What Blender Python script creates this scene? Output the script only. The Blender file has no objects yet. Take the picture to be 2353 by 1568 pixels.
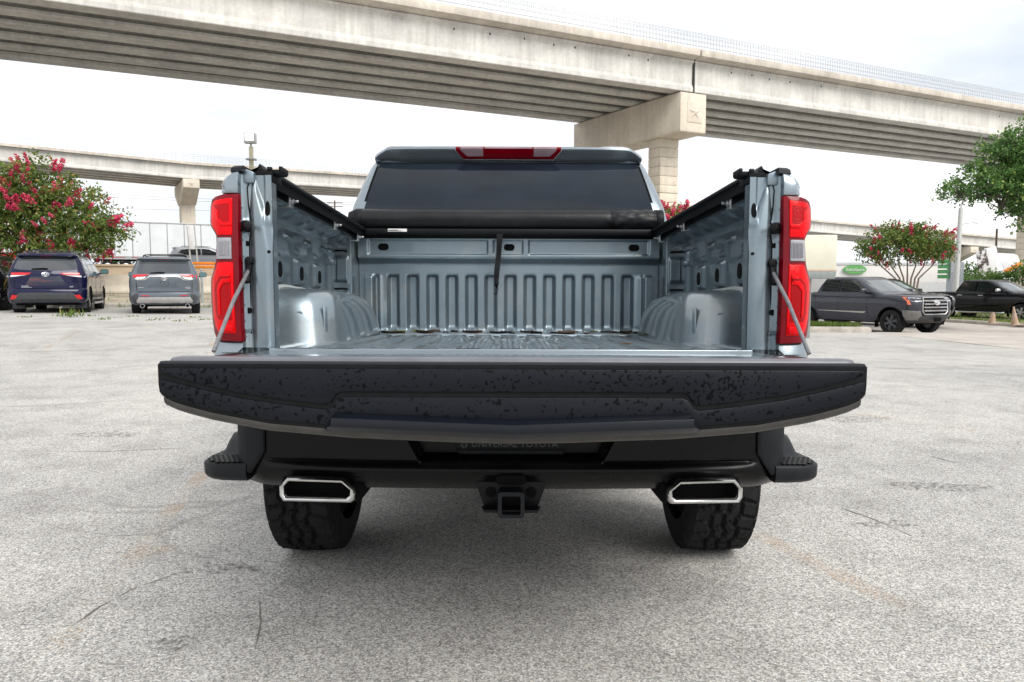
import bpy, bmesh, math, random
from mathutils import Vector, Matrix
from mathutils.bvhtree import BVHTree
from mathutils import noise as mnoise

random.seed(7)
SC = bpy.context.scene
COL = SC.collection
R = math.radians

# ------------------------------------------------------------------ camera
CAM_H = 1.22
cam = bpy.data.cameras.new('camera')
cam.lens = 25.61; cam.sensor_width = 36.0; cam.sensor_fit = 'HORIZONTAL'
cam.clip_start = 0.05; cam.clip_end = 6000
camo = bpy.data.objects.new('camera', cam); COL.objects.link(camo)
camo.location = (0, 0, CAM_H); camo.rotation_euler = (R(90 - 4.407), 0, 0)
SC.camera = camo

# ------------------------------------------------------------------ world: bright broken overcast
W = bpy.data.worlds.new('World'); SC.world = W; W.use_nodes = True
wn = W.node_tree.nodes; wl = W.node_tree.links
wn.clear()
SUN_EL, SUN_AZ = 43.0, 143.0            # azimuth clockwise from +Y
sky = wn.new('ShaderNodeTexSky'); sky.sky_type = 'NISHITA'; sky.sun_disc = False
sky.sun_elevation = R(SUN_EL); sky.sun_rotation = R(SUN_AZ)
sky.air_density = 1.2; sky.dust_density = 2.5
skys = wn.new('ShaderNodeVectorMath'); skys.operation = 'SCALE'; skys.inputs['Scale'].default_value = 0.12
wl.new(sky.outputs[0], skys.inputs[0])
tc = wn.new('ShaderNodeTexCoord')
mp = wn.new('ShaderNodeMapping'); mp.inputs['Scale'].default_value = (1.0, 1.0, 2.6)
wl.new(tc.outputs['Generated'], mp.inputs[0])
n1 = wn.new('ShaderNodeTexNoise'); n1.inputs['Scale'].default_value = 2.3; n1.inputs['Detail'].default_value = 6; n1.inputs['Roughness'].default_value = 0.5
wl.new(mp.outputs[0], n1.inputs['Vector'])
cr = wn.new('ShaderNodeValToRGB')
cr.color_ramp.elements[0].position = 0.26; cr.color_ramp.elements[0].color = (0.6, 0.6, 0.6, 1)
cr.color_ramp.elements[1].position = 0.50; cr.color_ramp.elements[1].color = (1, 1, 1, 1)
wl.new(n1.outputs[0], cr.inputs[0])
n2 = wn.new('ShaderNodeTexNoise'); n2.inputs['Scale'].default_value = 3.1; n2.inputs['Detail'].default_value = 5
mp2 = wn.new('ShaderNodeMapping'); mp2.inputs['Location'].default_value = (3.1, 0.4, 1.7); mp2.inputs['Scale'].default_value = (1, 1, 3.2)
wl.new(tc.outputs['Generated'], mp2.inputs[0]); wl.new(mp2.outputs[0], n2.inputs['Vector'])
cc = wn.new('ShaderNodeValToRGB')
cc.color_ramp.elements[0].position = 0.36; cc.color_ramp.elements[0].color = (0.67, 0.71, 0.77, 1)
cc.color_ramp.elements[1].position = 0.60; cc.color_ramp.elements[1].color = (0.92, 0.92, 0.915, 1)
wl.new(n2.outputs[0], cc.inputs[0])
mx = wn.new('ShaderNodeMixRGB'); wl.new(cr.outputs[0], mx.inputs[0]); wl.new(skys.outputs[0], mx.inputs[1]); wl.new(cc.outputs[0], mx.inputs[2])
bg = wn.new('ShaderNodeBackground'); bg.inputs['Strength'].default_value = 1.0
wl.new(mx.outputs[0], bg.inputs['Color'])
wo = wn.new('ShaderNodeOutputWorld'); wl.new(bg.outputs[0], wo.inputs[0])

# ------------------------------------------------------------------ sun behind thin cloud
sl = bpy.data.lights.new('sun', 'SUN'); sl.energy = 2.2; sl.angle = R(36); sl.color = (1.0, 0.965, 0.91)
so = bpy.data.objects.new('sun', sl); COL.objects.link(so)
sd = Vector((math.sin(R(SUN_AZ)) * math.cos(R(SUN_EL)), math.cos(R(SUN_AZ)) * math.cos(R(SUN_EL)), math.sin(R(SUN_EL))))
so.rotation_euler = sd.to_track_quat('Z', 'Y').to_euler(); so.location = sd * 60
SC.view_settings.view_transform = 'Standard'; SC.view_settings.look = 'None'
SC.view_settings.exposure = 0.50; SC.view_settings.gamma = 1.0; SC.view_settings.use_curve_mapping = False
try:
    SC.cycles.max_bounces = 4; SC.cycles.diffuse_bounces = 3; SC.cycles.glossy_bounces = 2; SC.cycles.transmission_bounces = 2; SC.cycles.transparent_max_bounces = 8
    SC.cycles.caustics_reflective = False; SC.cycles.caustics_refractive = False
    SC.cycles.use_denoising = True; SC.cycles.use_adaptive_sampling = True; SC.cycles.adaptive_threshold = 0.02
except Exception: pass

# ------------------------------------------------------------------ projection helper: photo point (2353 px wide) at depth Y
FP = 1674.0
_p = R(4.407); _c, _s = math.cos(_p), math.sin(_p)
def P(u, v, Y):
    x = (u - 1176.5) / FP; z = (784 - v) / FP
    dy = _c + z * _s; dz = -_s + z * _c
    t = Y / dy
    return Vector((x * t, Y, CAM_H + dz * t))

# ------------------------------------------------------------------ materials
MATS = {}
def pmat(name, col, rough=0.5, metal=0.0, coat=0.0, var=0.0, scale=8.0, bump=0.0, bscale=60.0, col2=None, stretch=(1, 1, 1),
         lo=0.35, hi=0.65, detail=5, coord='Object', spec=0.5, rvar=0.0, emit=None, estr=0.0, trans=0.0):
    if name in MATS: return MATS[name]
    m = bpy.data.materials.new(name); m.use_nodes = True
    nt = m.node_tree; N = nt.nodes; L = nt.links
    b = N['Principled BSDF']
    b.inputs['Base Color'].default_value = (*col, 1); b.inputs['Roughness'].default_value = rough
    b.inputs['Metallic'].default_value = metal; b.inputs['Coat Weight'].default_value = coat; b.inputs['Coat Roughness'].default_value = 0.04
    b.inputs['Specular IOR Level'].default_value = spec
    if trans: b.inputs['Transmission Weight'].default_value = trans
    if emit: b.inputs['Emission Color'].default_value = (*emit, 1); b.inputs['Emission Strength'].default_value = estr
    if var or col2 or bump or rvar:
        t = N.new('ShaderNodeTexCoord'); mpn = N.new('ShaderNodeMapping'); mpn.inputs['Scale'].default_value = stretch
        L.new(t.outputs[coord], mpn.inputs[0])
    if var or col2 or rvar:
        n = N.new('ShaderNodeTexNoise'); n.inputs['Scale'].default_value = scale; n.inputs['Detail'].default_value = detail; n.inputs['Roughness'].default_value = 0.6
        L.new(mpn.outputs[0], n.inputs['Vector'])
        if var or col2:
            r = N.new('ShaderNodeValToRGB')
            c2 = col2 if col2 else tuple(max(0, c * (1 + var)) for c in col)
            c1 = col if col2 else tuple(max(0, c * (1 - var)) for c in col)
            r.color_ramp.elements[0].position = lo; r.color_ramp.elements[0].color = (*c1, 1)
            r.color_ramp.elements[1].position = hi; r.color_ramp.elements[1].color = (*c2, 1)
            L.new(n.outputs[0], r.inputs[0]); L.new(r.outputs[0], b.inputs['Base Color'])
        if rvar:
            mr = N.new('ShaderNodeMapRange'); mr.inputs[1].default_value = 0.3; mr.inputs[2].default_value = 0.7
            mr.inputs[3].default_value = max(0, rough - rvar); mr.inputs[4].default_value = rough + rvar
            L.new(n.outputs[0], mr.inputs[0]); L.new(mr.outputs[0], b.inputs['Roughness'])
    if bump:
        n3 = N.new('ShaderNodeTexNoise'); n3.inputs['Scale'].default_value = bscale; n3.inputs['Detail'].default_value = 4
        L.new(mpn.outputs[0], n3.inputs['Vector'])
        bp = N.new('ShaderNodeBump'); bp.inputs['Strength'].default_value = bump; bp.inputs['Distance'].default_value = 0.01
        L.new(n3.outputs[0], bp.inputs['Height']); L.new(bp.outputs[0], b.inputs['Normal'])
    MATS[name] = m
    return m

def node(m, typ, **kw):
    n = m.node_tree.nodes.new(typ)
    for k, v in kw.items():
        if k.startswith('i_'):
            n.inputs[k[2:].replace('_', ' ')].default_value = v
        else: setattr(n, k, v)
    return n

# ------------------------------------------------------------------ mesh builder
class MB:
    def __init__(s): s.v = []; s.f = []; s.m = []
    def add(s, vs, fs, mi=0):
        o = len(s.v); s.v += [tuple(v) for v in vs]
        for f in fs: s.f.append(tuple(i + o for i in f)); s.m.append(mi)
        return s
    def box(s, x0, x1, y0, y1, z0, z1, mi=0):
        vs = [(x, y, z) for z in (z0, z1) for y in (y0, y1) for x in (x0, x1)]
        return s.add(vs, [(0, 2, 3, 1), (4, 5, 7, 6), (0, 1, 5, 4), (2, 6, 7, 3), (0, 4, 6, 2), (1, 3, 7, 5)], mi)
    def obox(s, c, ax, ay, az, mi=0):           # oriented box: centre and three half-axis vectors
        c, ax, ay, az = map(Vector, (c, ax, ay, az))
        vs = [c + ax * i + ay * j + az * k for k in (-1, 1) for j in (-1, 1) for i in (-1, 1)]
        return s.add(vs, [(0, 2, 3, 1), (4, 5, 7, 6), (0, 1, 5, 4), (2, 6, 7, 3), (0, 4, 6, 2), (1, 3, 7, 5)], mi)
    def cyl(s, p0, p1, r0, r1=None, n=12, mi=0, cap=True):
        p0, p1 = Vector(p0), Vector(p1); r1 = r0 if r1 is None else r1
        d = (p1 - p0).normalized(); a = d.orthogonal().normalized(); b = d.cross(a)
        vs = []
        for p, r in ((p0, r0), (p1, r1)):
            for i in range(n):
                t = 2 * math.pi * i / n
                vs.append(p + a * (math.cos(t) * r) + b * (math.sin(t) * r))
        fs = [(i, (i + 1) % n, n + (i + 1) % n, n + i) for i in range(n)]
        if cap: fs += [tuple(range(n))[::-1], tuple(range(n, 2 * n))]
        return s.add(vs, fs, mi)
    def tube(s, pts, r, n=8, mi=0, cap=True):
        pts = [Vector(p) for p in pts]; rr = r if isinstance(r, (list, tuple)) else [r] * len(pts)
        vs = []; a = None
        for i, p in enumerate(pts):
            d = (pts[min(i + 1, len(pts) - 1)] - pts[max(i - 1, 0)]).normalized()
            if a is None: a = d.orthogonal().normalized()
            else: a = (a - d * a.dot(d)); a = a.normalized() if a.length > 1e-6 else d.orthogonal().normalized()
            b = d.cross(a)
            for k in range(n):
                t = 2 * math.pi * k / n
                vs.append(p + a * (math.cos(t) * rr[i]) + b * (math.sin(t) * rr[i]))
        fs = []
        for i in range(len(pts) - 1):
            for k in range(n):
                k2 = (k + 1) % n
                fs.append((i * n + k, i * n + k2, (i + 1) * n + k2, (i + 1) * n + k))
        if cap: fs += [tuple(range(n))[::-1], tuple(range((len(pts) - 1) * n, len(pts) * n))]
        return s.add(vs, fs, mi)
    def prism(s, poly, axis, a0, a1, mi=0):
        n = len(poly)
        def mk(p, a):
            return (a, p[0], p[1]) if axis == 'x' else ((p[0], a, p[1]) if axis == 'y' else (p[0], p[1], a))
        vs = [mk(p, a0) for p in poly] + [mk(p, a1) for p in poly]
        fs = [tuple(range(n)), tuple(range(n, 2 * n))[::-1]] + [(i, n + i, n + (i + 1) % n, (i + 1) % n) for i in range(n)]
        return s.add(vs, fs, mi)
    def grid(s, fn, us, vs_, mi=0, wu=False):
        nu, nv = len(us), len(vs_)
        pts = [fn(u, v) for u in us for v in vs_]
        fs = []
        for i in range(nu if wu else nu - 1):
            for j in range(nv - 1):
                a = i * nv + j; b = ((i + 1) % nu) * nv + j
                fs.append((a, b, b + 1, a + 1))
        return s.add(pts, fs, mi)
    def rings(s, rings, mi=0, cap0=True, cap1=True):
        n = len(rings[0]); vs = [p for r in rings for p in r]; fs = []
        for i in range(len(rings) - 1):
            for k in range(n):
                k2 = (k + 1) % n
                fs.append((i * n + k, i * n + k2, (i + 1) * n + k2, (i + 1) * n + k))
        if cap0: fs.append(tuple(range(n))[::-1])
        if cap1: fs.append(tuple(range((len(rings) - 1) * n, len(rings) * n)))
        return s.add(vs, fs, mi)
    def patch(s, poly, fn, cu=(), cv=(), back=(0, 0.01, 0), mi=0):
        """flat 2D outline cut by grid lines, mapped onto a surface by fn(u,v) and given thickness towards `back`"""
        bm = bmesh.new()
        f = bm.faces.new([bm.verts.new((p[0], p[1], 0)) for p in poly])
        for c in cu: bmesh.ops.bisect_plane(bm, geom=bm.verts[:] + bm.edges[:] + bm.faces[:], plane_co=(c, 0, 0), plane_no=(1, 0, 0))
        for c in cv: bmesh.ops.bisect_plane(bm, geom=bm.verts[:] + bm.edges[:] + bm.faces[:], plane_co=(0, c, 0), plane_no=(0, 1, 0))
        bm.verts.index_update()
        bk = Vector(back); n = len(bm.verts)
        top = [Vector(fn(v.co.x, v.co.y)) for v in bm.verts]
        vs = top + [p + bk for p in top]
        fs = [tuple(v.index for v in f.verts) for f in bm.faces] + [tuple(v.index + n for v in f.verts)[::-1] for f in bm.faces]
        for e in bm.edges:
            if len(e.link_faces) == 1:
                a, b = e.verts[0].index, e.verts[1].index
                fs.append((a, b, b + n, a + n))
        bm.free()
        return s.add(vs, fs, mi)
    def build(s, name, mat, parent=None, at=None, off=None, smooth=35, bevel=0.0, seg=2, xf=None, kind=None, bang=30):
        """one mesh object; `off` is taken from the coordinates (the thing's base), `at` also becomes its location"""
        vs = s.v
        if xf: vs = [xf(v) for v in vs]
        o0 = at if at is not None else off
        if o0 is not None: vs = [(v[0] - o0[0], v[1] - o0[1], v[2] - o0[2]) for v in vs]
        me = bpy.data.meshes.new(name); me.from_pydata([tuple(v) for v in vs], [], s.f)
        mats = mat if isinstance(mat, (list, tuple)) else [mat]
        for m in mats: me.materials.append(m)
        if len(mats) > 1: me.polygons.foreach_set('material_index', s.m)
        bm = bmesh.new(); bm.from_mesh(me)
        bmesh.ops.recalc_face_normals(bm, faces=bm.faces)
        if bevel:
            bmesh.ops.remove_doubles(bm, verts=bm.verts, dist=1e-5)
            ed = [e for e in bm.edges if len(e.link_faces) == 2 and e.calc_face_angle(0) > R(bang)]
            if ed: bmesh.ops.bevel(bm, geom=ed, offset=bevel, segments=seg, profile=0.5, affect='EDGES', clamp_overlap=True)
        bm.to_mesh(me); bm.free()
        if smooth:
            me.polygons.foreach_set('use_smooth', [True] * len(me.polygons))
            me.set_sharp_from_angle(angle=R(smooth))
        ob = bpy.data.objects.new(name, me); COL.objects.link(ob)
        if parent is not None: ob.parent = parent
        elif at is not None: ob.location = at
        if kind: ob['kind'] = kind
        return ob

def lin(a, b, n): return [a + (b - a) * i / (n - 1) for i in range(n)]
def sstep(a, b, x):
    t = max(0.0, min(1.0, (x - a) / (b - a))); return t * t * (3 - 2 * t)
def interp(tab, x):
    if x <= tab[0][0]: return tab[0][1]
    for (a, b), (c, d) in zip(tab, tab[1:]):
        if x <= c: return b + (d - b) * (x - a) / (c - a)
    return tab[-1][1]
def empty(name, loc=(0, 0, 0), rz=0.0, label=None, cat=None, group=None):
    o = bpy.data.objects.new(name, None); COL.objects.link(o); o.location = loc; o.rotation_euler = (0, 0, rz); o.empty_display_size = 0.2
    return tag(o, label, cat, group)
def tag(o, label=None, cat=None, group=None, kind=None):
    if label: o['label'] = label
    if cat: o['category'] = cat
    if group: o['group'] = group
    if kind: o['kind'] = kind
    return o
def copy_tree(o, parent=None):
    c = o.copy(); COL.objects.link(c); c.parent = parent
    for ch in list(o.children): copy_tree(ch, c)
    return c
def text_mb(body, size, fn, depth=0.004, align='CENTER'):
    """letters as solid geometry; fn maps flat (u,v,w) to space"""
    cu = bpy.data.curves.new('txt', 'FONT'); cu.body = body; cu.size = size; cu.extrude = depth / 2; cu.align_x = align; cu.align_y = 'CENTER'; cu.resolution_u = 2
    ob = bpy.data.objects.new('txt', cu); COL.objects.link(ob)
    me = bpy.data.meshes.new_from_object(ob)
    mb = MB(); mb.add([fn(*v.co) for v in me.vertices], [tuple(p.vertices) for p in me.polygons])
    bpy.data.objects.remove(ob); bpy.data.curves.remove(cu); bpy.data.meshes.remove(me)
    return mb
def bvh_of(ob):
    bm = bmesh.new(); bm.from_mesh(ob.data); t = BVHTree.FromBMesh(bm); bm.free(); return t
def caster(bvh, axis, eps=0.004):
    """(u,v) -> point on the body seen along `axis`, lifted by eps"""
    def fn(u, v):
        if axis == '-y': o, d = Vector((u, -20, v)), Vector((0, 1, 0))
        elif axis == '+y': o, d = Vector((u, 30, v)), Vector((0, -1, 0))
        elif axis == '+x': o, d = Vector((20, u, v)), Vector((-1, 0, 0))
        elif axis == '-x': o, d = Vector((-20, u, v)), Vector((1, 0, 0))
        else: o, d = Vector((u, v, 20)), Vector((0, 0, -1))
        h = bvh.ray_cast(o, d)
        p = h[0]
        if p is None:
            tgt = Vector((u, 2, v)) if axis in '-y+y' else (Vector((0, u, v)) if axis in '+x-x' else Vector((u, v, 1)))
            p = bvh.find_nearest(tgt)[0]
        return p - d * eps
    return fn
BACK = {'-y': (0, 1, 0), '+y': (0, -1, 0), '+x': (-1, 0, 0), '-x': (1, 0, 0), '+z': (0, 0, -1)}
def decal(bvh, axis, poly, name, mat, parent, eps=0.004, thick=0.02, step=0.12, bevel=0.0, kind=None, smooth=35):
    us = [p[0] for p in poly]; vs = [p[1] for p in poly]
    cu = [min(us) + step * i for i in range(1, int((max(us) - min(us)) / step) + 1)]
    cv = [min(vs) + step * i for i in range(1, int((max(vs) - min(vs)) / step) + 1)]
    b = BACK[axis]
    return MB().patch(poly, caster(bvh, axis, eps), cu, cv, tuple(t * thick for t in b)).build(name, mat, parent, bevel=bevel, kind=kind, smooth=smooth)
def rrect(x0, x1, z0, z1, r, n=3):
    r = min(r, (x1 - x0) / 2.01, (z1 - z0) / 2.01); out = []
    for cx, cz, a in ((x1 - r, z0 + r, -90), (x1 - r, z1 - r, 0), (x0 + r, z1 - r, 90), (x0 + r, z0 + r, 180)):
        for i in range(n + 1):
            t = R(a + 90 * i / n); out.append((cx + r * math.cos(t), cz + r * math.sin(t)))
    return out
def ellipse(cx, cz, a, b, n=16): return [(cx + a * math.cos(2 * math.pi * i / n), cz + b * math.sin(2 * math.pi * i / n)) for i in range(n)]
def slices(levels, nc=4, ns=6):
    """stack of rounded-rectangle outlines: level = (z, half width, y rear, y front, rear radius, front radius, rear bow, front bow)"""
    rings = []
    for L in levels:
        z, w, y0, y1, r0, r1 = L[:6]; b0 = L[6] if len(L) > 6 else 0.0; b1 = L[7] if len(L) > 7 else 0.0
        pts = []
        r0 = min(r0, w * .98); r1 = min(r1, w * .98)
        for i in range(ns): pts.append((-(w - r0) + 2 * (w - r0) * i / (ns - 1), y0))          # rear edge
        for i in range(1, nc + 1):
            t = R(-90 + 90 * i / nc); pts.append((w - r0 + r0 * math.cos(t), y0 + r0 + r0 * math.sin(t)))
        for i in range(1, ns): pts.append((w, y0 + r0 + (y1 - r1 - y0 - r0) * i / (ns - 1)))
        for i in range(1, nc + 1):
            t = R(90 * i / nc); pts.append((w - r1 + r1 * math.cos(t), y1 - r1 + r1 * math.sin(t)))
        for i in range(1, ns): pts.append((w - r1 - 2 * (w - r1) * i / (ns - 1), y1))
        for i in range(1, nc + 1):
            t = R(90 + 90 * i / nc); pts.append((-w + r1 + r1 * math.cos(t), y1 - r1 + r1 * math.sin(t)))
        for i in range(1, ns): pts.append((-w, y1 - r1 - (y1 - r1 - y0 - r0) * i / (ns - 1)))
        for i in range(1, nc): 
            t = R(180 + 90 * i / nc); pts.append((-w + r0 + r0 * math.cos(t), y0 + r0 + r0 * math.sin(t)))
        ym = (y0 + y1) / 2
        out = []
        for x, y in pts:
            q = (x / w) ** 2 if w else 0
            if y < ym: y = y + b0 * q * (1 - (y - y0) / (ym - y0))
            else: y = y - b1 * q * ((y - ym) / (y1 - ym))
            out.append((x, y, z))
        rings.append(out)
    return MB().rings(rings)
# ================================================================== GROUND
def gz(x, y):
    t = sstep(5.5, 19.0, y)
    xc = 10.5 * math.tanh(x / 10.5)
    if xc > 0: return t * (.03 - .036 * xc) - .17 * sstep(22.9, 24.6, y) * sstep(8, 12, x)
    return t * (.03 - .046 * xc)
def G(u, v):
    """where the line of sight through a photo point meets the ground"""
    a, b = 1.0, 400.0
    for _ in range(50):
        m = (a + b) / 2; q = P(u, v, m)
        if q.z > gz(q.x, q.y): a = m
        else: b = m
    q = P(u, v, a); return Vector((q.x, q.y, gz(q.x, q.y)))

def asphalt():
    m = pmat('aged_asphalt', (.42, .405, .385), rough=.88, spec=.3)
    nt = m.node_tree; N, L = nt.nodes, nt.links; b = N['Principled BSDF']
    t = N.new('ShaderNodeTexCoord')
    def noise(sc, det=3, ro=.55, vec=None):
        n = N.new('ShaderNodeTexNoise'); n.inputs['Scale'].default_value = sc; n.inputs['Detail'].default_value = det; n.inputs['Roughness'].default_value = ro
        L.new(vec or t.outputs['Object'], n.inputs['Vector']); return n.outputs[0]
    def ramp(src, p0, c0, p1, c1):
        r = N.new('ShaderNodeValToRGB'); r.color_ramp.elements[0].position = p0; r.color_ramp.elements[1].position = p1
        r.color_ramp.elements[0].color = (*c0, 1); r.color_ramp.elements[1].color = (*c1, 1); L.new(src, r.inputs[0]); return r.outputs[0]
    def mix(f, a, c, mode='MIX'):
        x = N.new('ShaderNodeMixRGB'); x.blend_type = mode
        if isinstance(f, float): x.inputs[0].default_value = f
        else: L.new(f, x.inputs[0])
        for i, s in ((1, a), (2, c)):
            if isinstance(s, tuple): x.inputs[i].default_value = (*s, 1)
            else: L.new(s, x.inputs[i])
        return x.outputs[0]
    # stones of the surface course in two sizes
    dist = N.new('ShaderNodeTexNoise'); dist.inputs['Scale'].default_value = 60
    L.new(t.outputs['Object'], dist.inputs['Vector'])
    va = N.new('ShaderNodeVectorMath'); va.operation = 'MULTIPLY_ADD'; va.inputs[1].default_value = (.012, .012, .012)
    L.new(dist.outputs['Color'], va.inputs[0]); L.new(t.outputs['Object'], va.inputs[2])
    v1 = N.new('ShaderNodeTexVoronoi'); v1.inputs['Scale'].default_value = 140; L.new(va.outputs[0], v1.inputs['Vector'])
    v2 = N.new('ShaderNodeTexVoronoi'); v2.inputs['Scale'].default_value = 310; L.new(va.outputs[0], v2.inputs['Vector'])
    sep = N.new('ShaderNodeSeparateColor'); L.new(v1.outputs['Color'], sep.inputs[0])
    stone = ramp(sep.outputs[0], .0, (.17, .168, .165), 1.0, (.84, .825, .80))
    tint = ramp(sep.outputs[1], .75, (1, 1, 1), 1.0, (1.0, .90, .78))
    stone = mix(1.0, stone, tint, 'MULTIPLY')
    sep2 = N.new('ShaderNodeSeparateColor'); L.new(v2.outputs['Color'], sep2.inputs[0])
    stone = mix(.4, stone, ramp(sep2.outputs[0], .0, (.14, .14, .143), 1.0, (.88, .865, .84)))
    gap = ramp(v1.outputs['Distance'], .46, (1, 1, 1), .80, (.56, .55, .54))
    col = mix(1.0, stone, gap, 'MULTIPLY')
    # broad wear, oil, sealed cracks
    col = mix(1.0, col, ramp(noise(.35, 4), .3, (.80, .80, .80), .7, (1.06, 1.05, 1.03)), 'MULTIPLY')
    col = mix(1.0, col, ramp(noise(2.1, 5, .65), .32, (.80, .80, .80), .55, (1.04, 1.04, 1.04)), 'MULTIPLY')
    col = mix(ramp(noise(.8, 2), .72, (0, 0, 0), .82, (.30, .30, .30)), col, (.12, .118, .115))
    wv = N.new('ShaderNodeTexNoise'); wv.inputs['Scale'].default_value = .55; wv.inputs['Detail'].default_value = 6; L.new(t.outputs['Object'], wv.inputs['Vector'])
    wa = N.new('ShaderNodeVectorMath'); wa.operation = 'MULTIPLY_ADD'; wa.inputs[1].default_value = (1.5, 1.5, 0); L.new(wv.outputs['Color'], wa.inputs[0]); L.new(t.outputs['Object'], wa.inputs[2])
    mpn = N.new('ShaderNodeMapping'); mpn.inputs['Scale'].default_value = (.16, .33, .2); mpn.inputs['Rotation'].default_value = (0, 0, .12); L.new(wa.outputs[0], mpn.inputs[0])
    vc = N.new('ShaderNodeTexVoronoi'); vc.feature = 'DISTANCE_TO_EDGE'; vc.inputs['Scale'].default_value = 1.0; L.new(mpn.outputs[0], vc.inputs['Vector'])
    crack = ramp(vc.outputs['Distance'], .0008, (.32, .32, .32), .0024, (0, 0, 0))
    brk = ramp(noise(.9, 2), .46, (0, 0, 0), .56, (1, 1, 1))
    col = mix(mix(1.0, crack, brk, 'MULTIPLY'), col, (.10, .095, .09))
    L.new(col, b.inputs['Base Color'])
    bp = N.new('ShaderNodeBump'); bp.inputs['Strength'].default_value = .42; bp.inputs['Distance'].default_value = .003; bp.invert = True
    L.new(v1.outputs['Distance'], bp.inputs['Height']); L.new(bp.outputs[0], b.inputs['Normal'])
    return m
M_asph = asphalt()
gxs = [-900, -300, -120, -70] + lin(-45, 45, 61) + [70, 120, 300, 900]
gys = [-60, -20] + lin(-5, 45, 101) + [55, 70, 100, 150, 250, 500, 1000, 2500]
ground = MB().grid(lambda x, y: (x, y, gz(x, y)), gxs, gys).build('parking_lot', M_asph, kind='structure', smooth=60)

# worn orange bay lines
def stripe_mat():
    m = bpy.data.materials.new('worn_line_paint'); m.use_nodes = True; nt = m.node_tree; N, L = nt.nodes, nt.links; b = N['Principled BSDF']
    b.inputs['Base Color'].default_value = (.66, .42, .20, 1); b.inputs['Roughness'].default_value = .8
    t = N.new('ShaderNodeTexCoord')
    n = N.new('ShaderNodeTexNoise'); n.inputs['Scale'].default_value = 70; n.inputs['Detail'].default_value = 3; L.new(t.outputs['Object'], n.inputs['Vector'])
    n2 = N.new('ShaderNodeTexNoise'); n2.inputs['Scale'].default_value = 1.6; n2.inputs['Detail'].default_value = 3; L.new(t.outputs['Object'], n2.inputs['Vector'])
    ad = N.new('ShaderNodeMath'); ad.operation = 'MULTIPLY_ADD'; ad.inputs[1].default_value = 1.1; L.new(n2.outputs[0], ad.inputs[0]); L.new(n.outputs[0], ad.inputs[2])
    r = N.new('ShaderNodeValToRGB'); r.color_ramp.elements[0].position = 1.06 - .02; r.color_ramp.elements[1].position = 1.0
    mr = N.new('ShaderNodeMapRange'); mr.inputs[1].default_value = 1.06; mr.inputs[2].default_value = 1.22; mr.inputs[4].default_value = .22
    L.new(ad.outputs[0], mr.inputs[0]); L.new(mr.outputs[0], b.inputs['Alpha']); N.remove(r)
    return m
M_stripe = stripe_mat()
def stripe(p0, p1, w=.11):
    a, b = G(*p0), G(*p1); d = (b - a); d.z = 0; d.normalize(); n = Vector((-d.y, d.x, 0)) * w / 2
    k = 24; pts = [a.lerp(b, i / (k - 1)) for i in range(k)]
    MB().grid(lambda q, s: (lambda p: (p.x, p.y, gz(p.x, p.y) + .004))(pts[q] + n * s), list(range(k)), (-1, 1)).build('bay_line', M_stripe, ground, smooth=60)
stripe((240, 735), (105, 800), .12)
stripe((492, 782), (478, 812), .12)
stripe((1735, 1225), (2160, 1440), .10)
stripe((2180, 1450), (2300, 1510), .10)
stripe((1960, 950), (2240, 990), .12)
stripe((2050, 805), (2353, 800), .10)
stripe((225, 1278), (420, 1262), .12)
stripe((470, 1085), (120, 1500), .10)
stripe((30, 724), (-40, 745), .12)

# cracks and oil spots
M_crack = pmat('crack_dark', (.13, .12, .11), rough=.95, var=.3, scale=30)  # dark tone of the crack lines
M_patch = bpy.data.materials.new('oil_spot'); M_patch.use_nodes = True
_n = M_patch.node_tree; _b = _n.nodes['Principled BSDF']; _b.inputs['Base Color'].default_value = (.07, .066, .06, 1); _b.inputs['Roughness'].default_value = .7
_t = _n.nodes.new('ShaderNodeTexCoord'); _z = _n.nodes.new('ShaderNodeTexNoise'); _z.inputs['Scale'].default_value = 38; _z.inputs['Detail'].default_value = 4
_n.links.new(_t.outputs['Object'], _z.inputs['Vector'])
_m = _n.nodes.new('ShaderNodeMapRange'); _m.inputs[1].default_value = .48; _m.inputs[2].default_value = .66; _m.inputs[4].default_value = .55
_n.links.new(_z.outputs[0], _m.inputs[0]); _n.links.new(_m.outputs[0], _b.inputs['Alpha'])
def crack(px, w=.010, seed=0, gaps=.0):
    rg = random.Random(seed); nodes = [G(*q) for q in px]; pts = []
    for a, b in zip(nodes, nodes[1:]):
        L_ = (b - a).length; k = max(6, int(L_ / .07)); n_ = Vector((-(b - a).y, (b - a).x, 0)).normalized()
        for i in range(k):
            t = i / k; pts.append(a.lerp(b, t) + n_ * (.05 * mnoise.noise(Vector((t * L_ * 1.3, seed, 0))) + .022 * mnoise.noise(Vector((t * L_ * 7, seed, 4)))) * min(1, L_))
    vs, fs = [], []
    for i, p in enumerate(pts):
        d = pts[min(i + 1, len(pts) - 1)] - pts[max(i - 1, 0)]; n_ = Vector((-d.y, d.x, 0)).normalized()
        ww = w * max(.12, .55 + .9 * mnoise.noise(Vector((i * .31, seed * 3.1, 1)))) * min(1, i / 4 + .1, (len(pts) - i) / 4)
        for s in (-1, 1): q = p + n_ * ww * s; vs.append((q.x, q.y, gz(q.x, q.y) + .0035))
        if i: fs.append((2 * i - 2, 2 * i - 1, 2 * i + 1, 2 * i))
    MB().add(vs, fs).build('crack', M_crack, ground, smooth=60)
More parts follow.
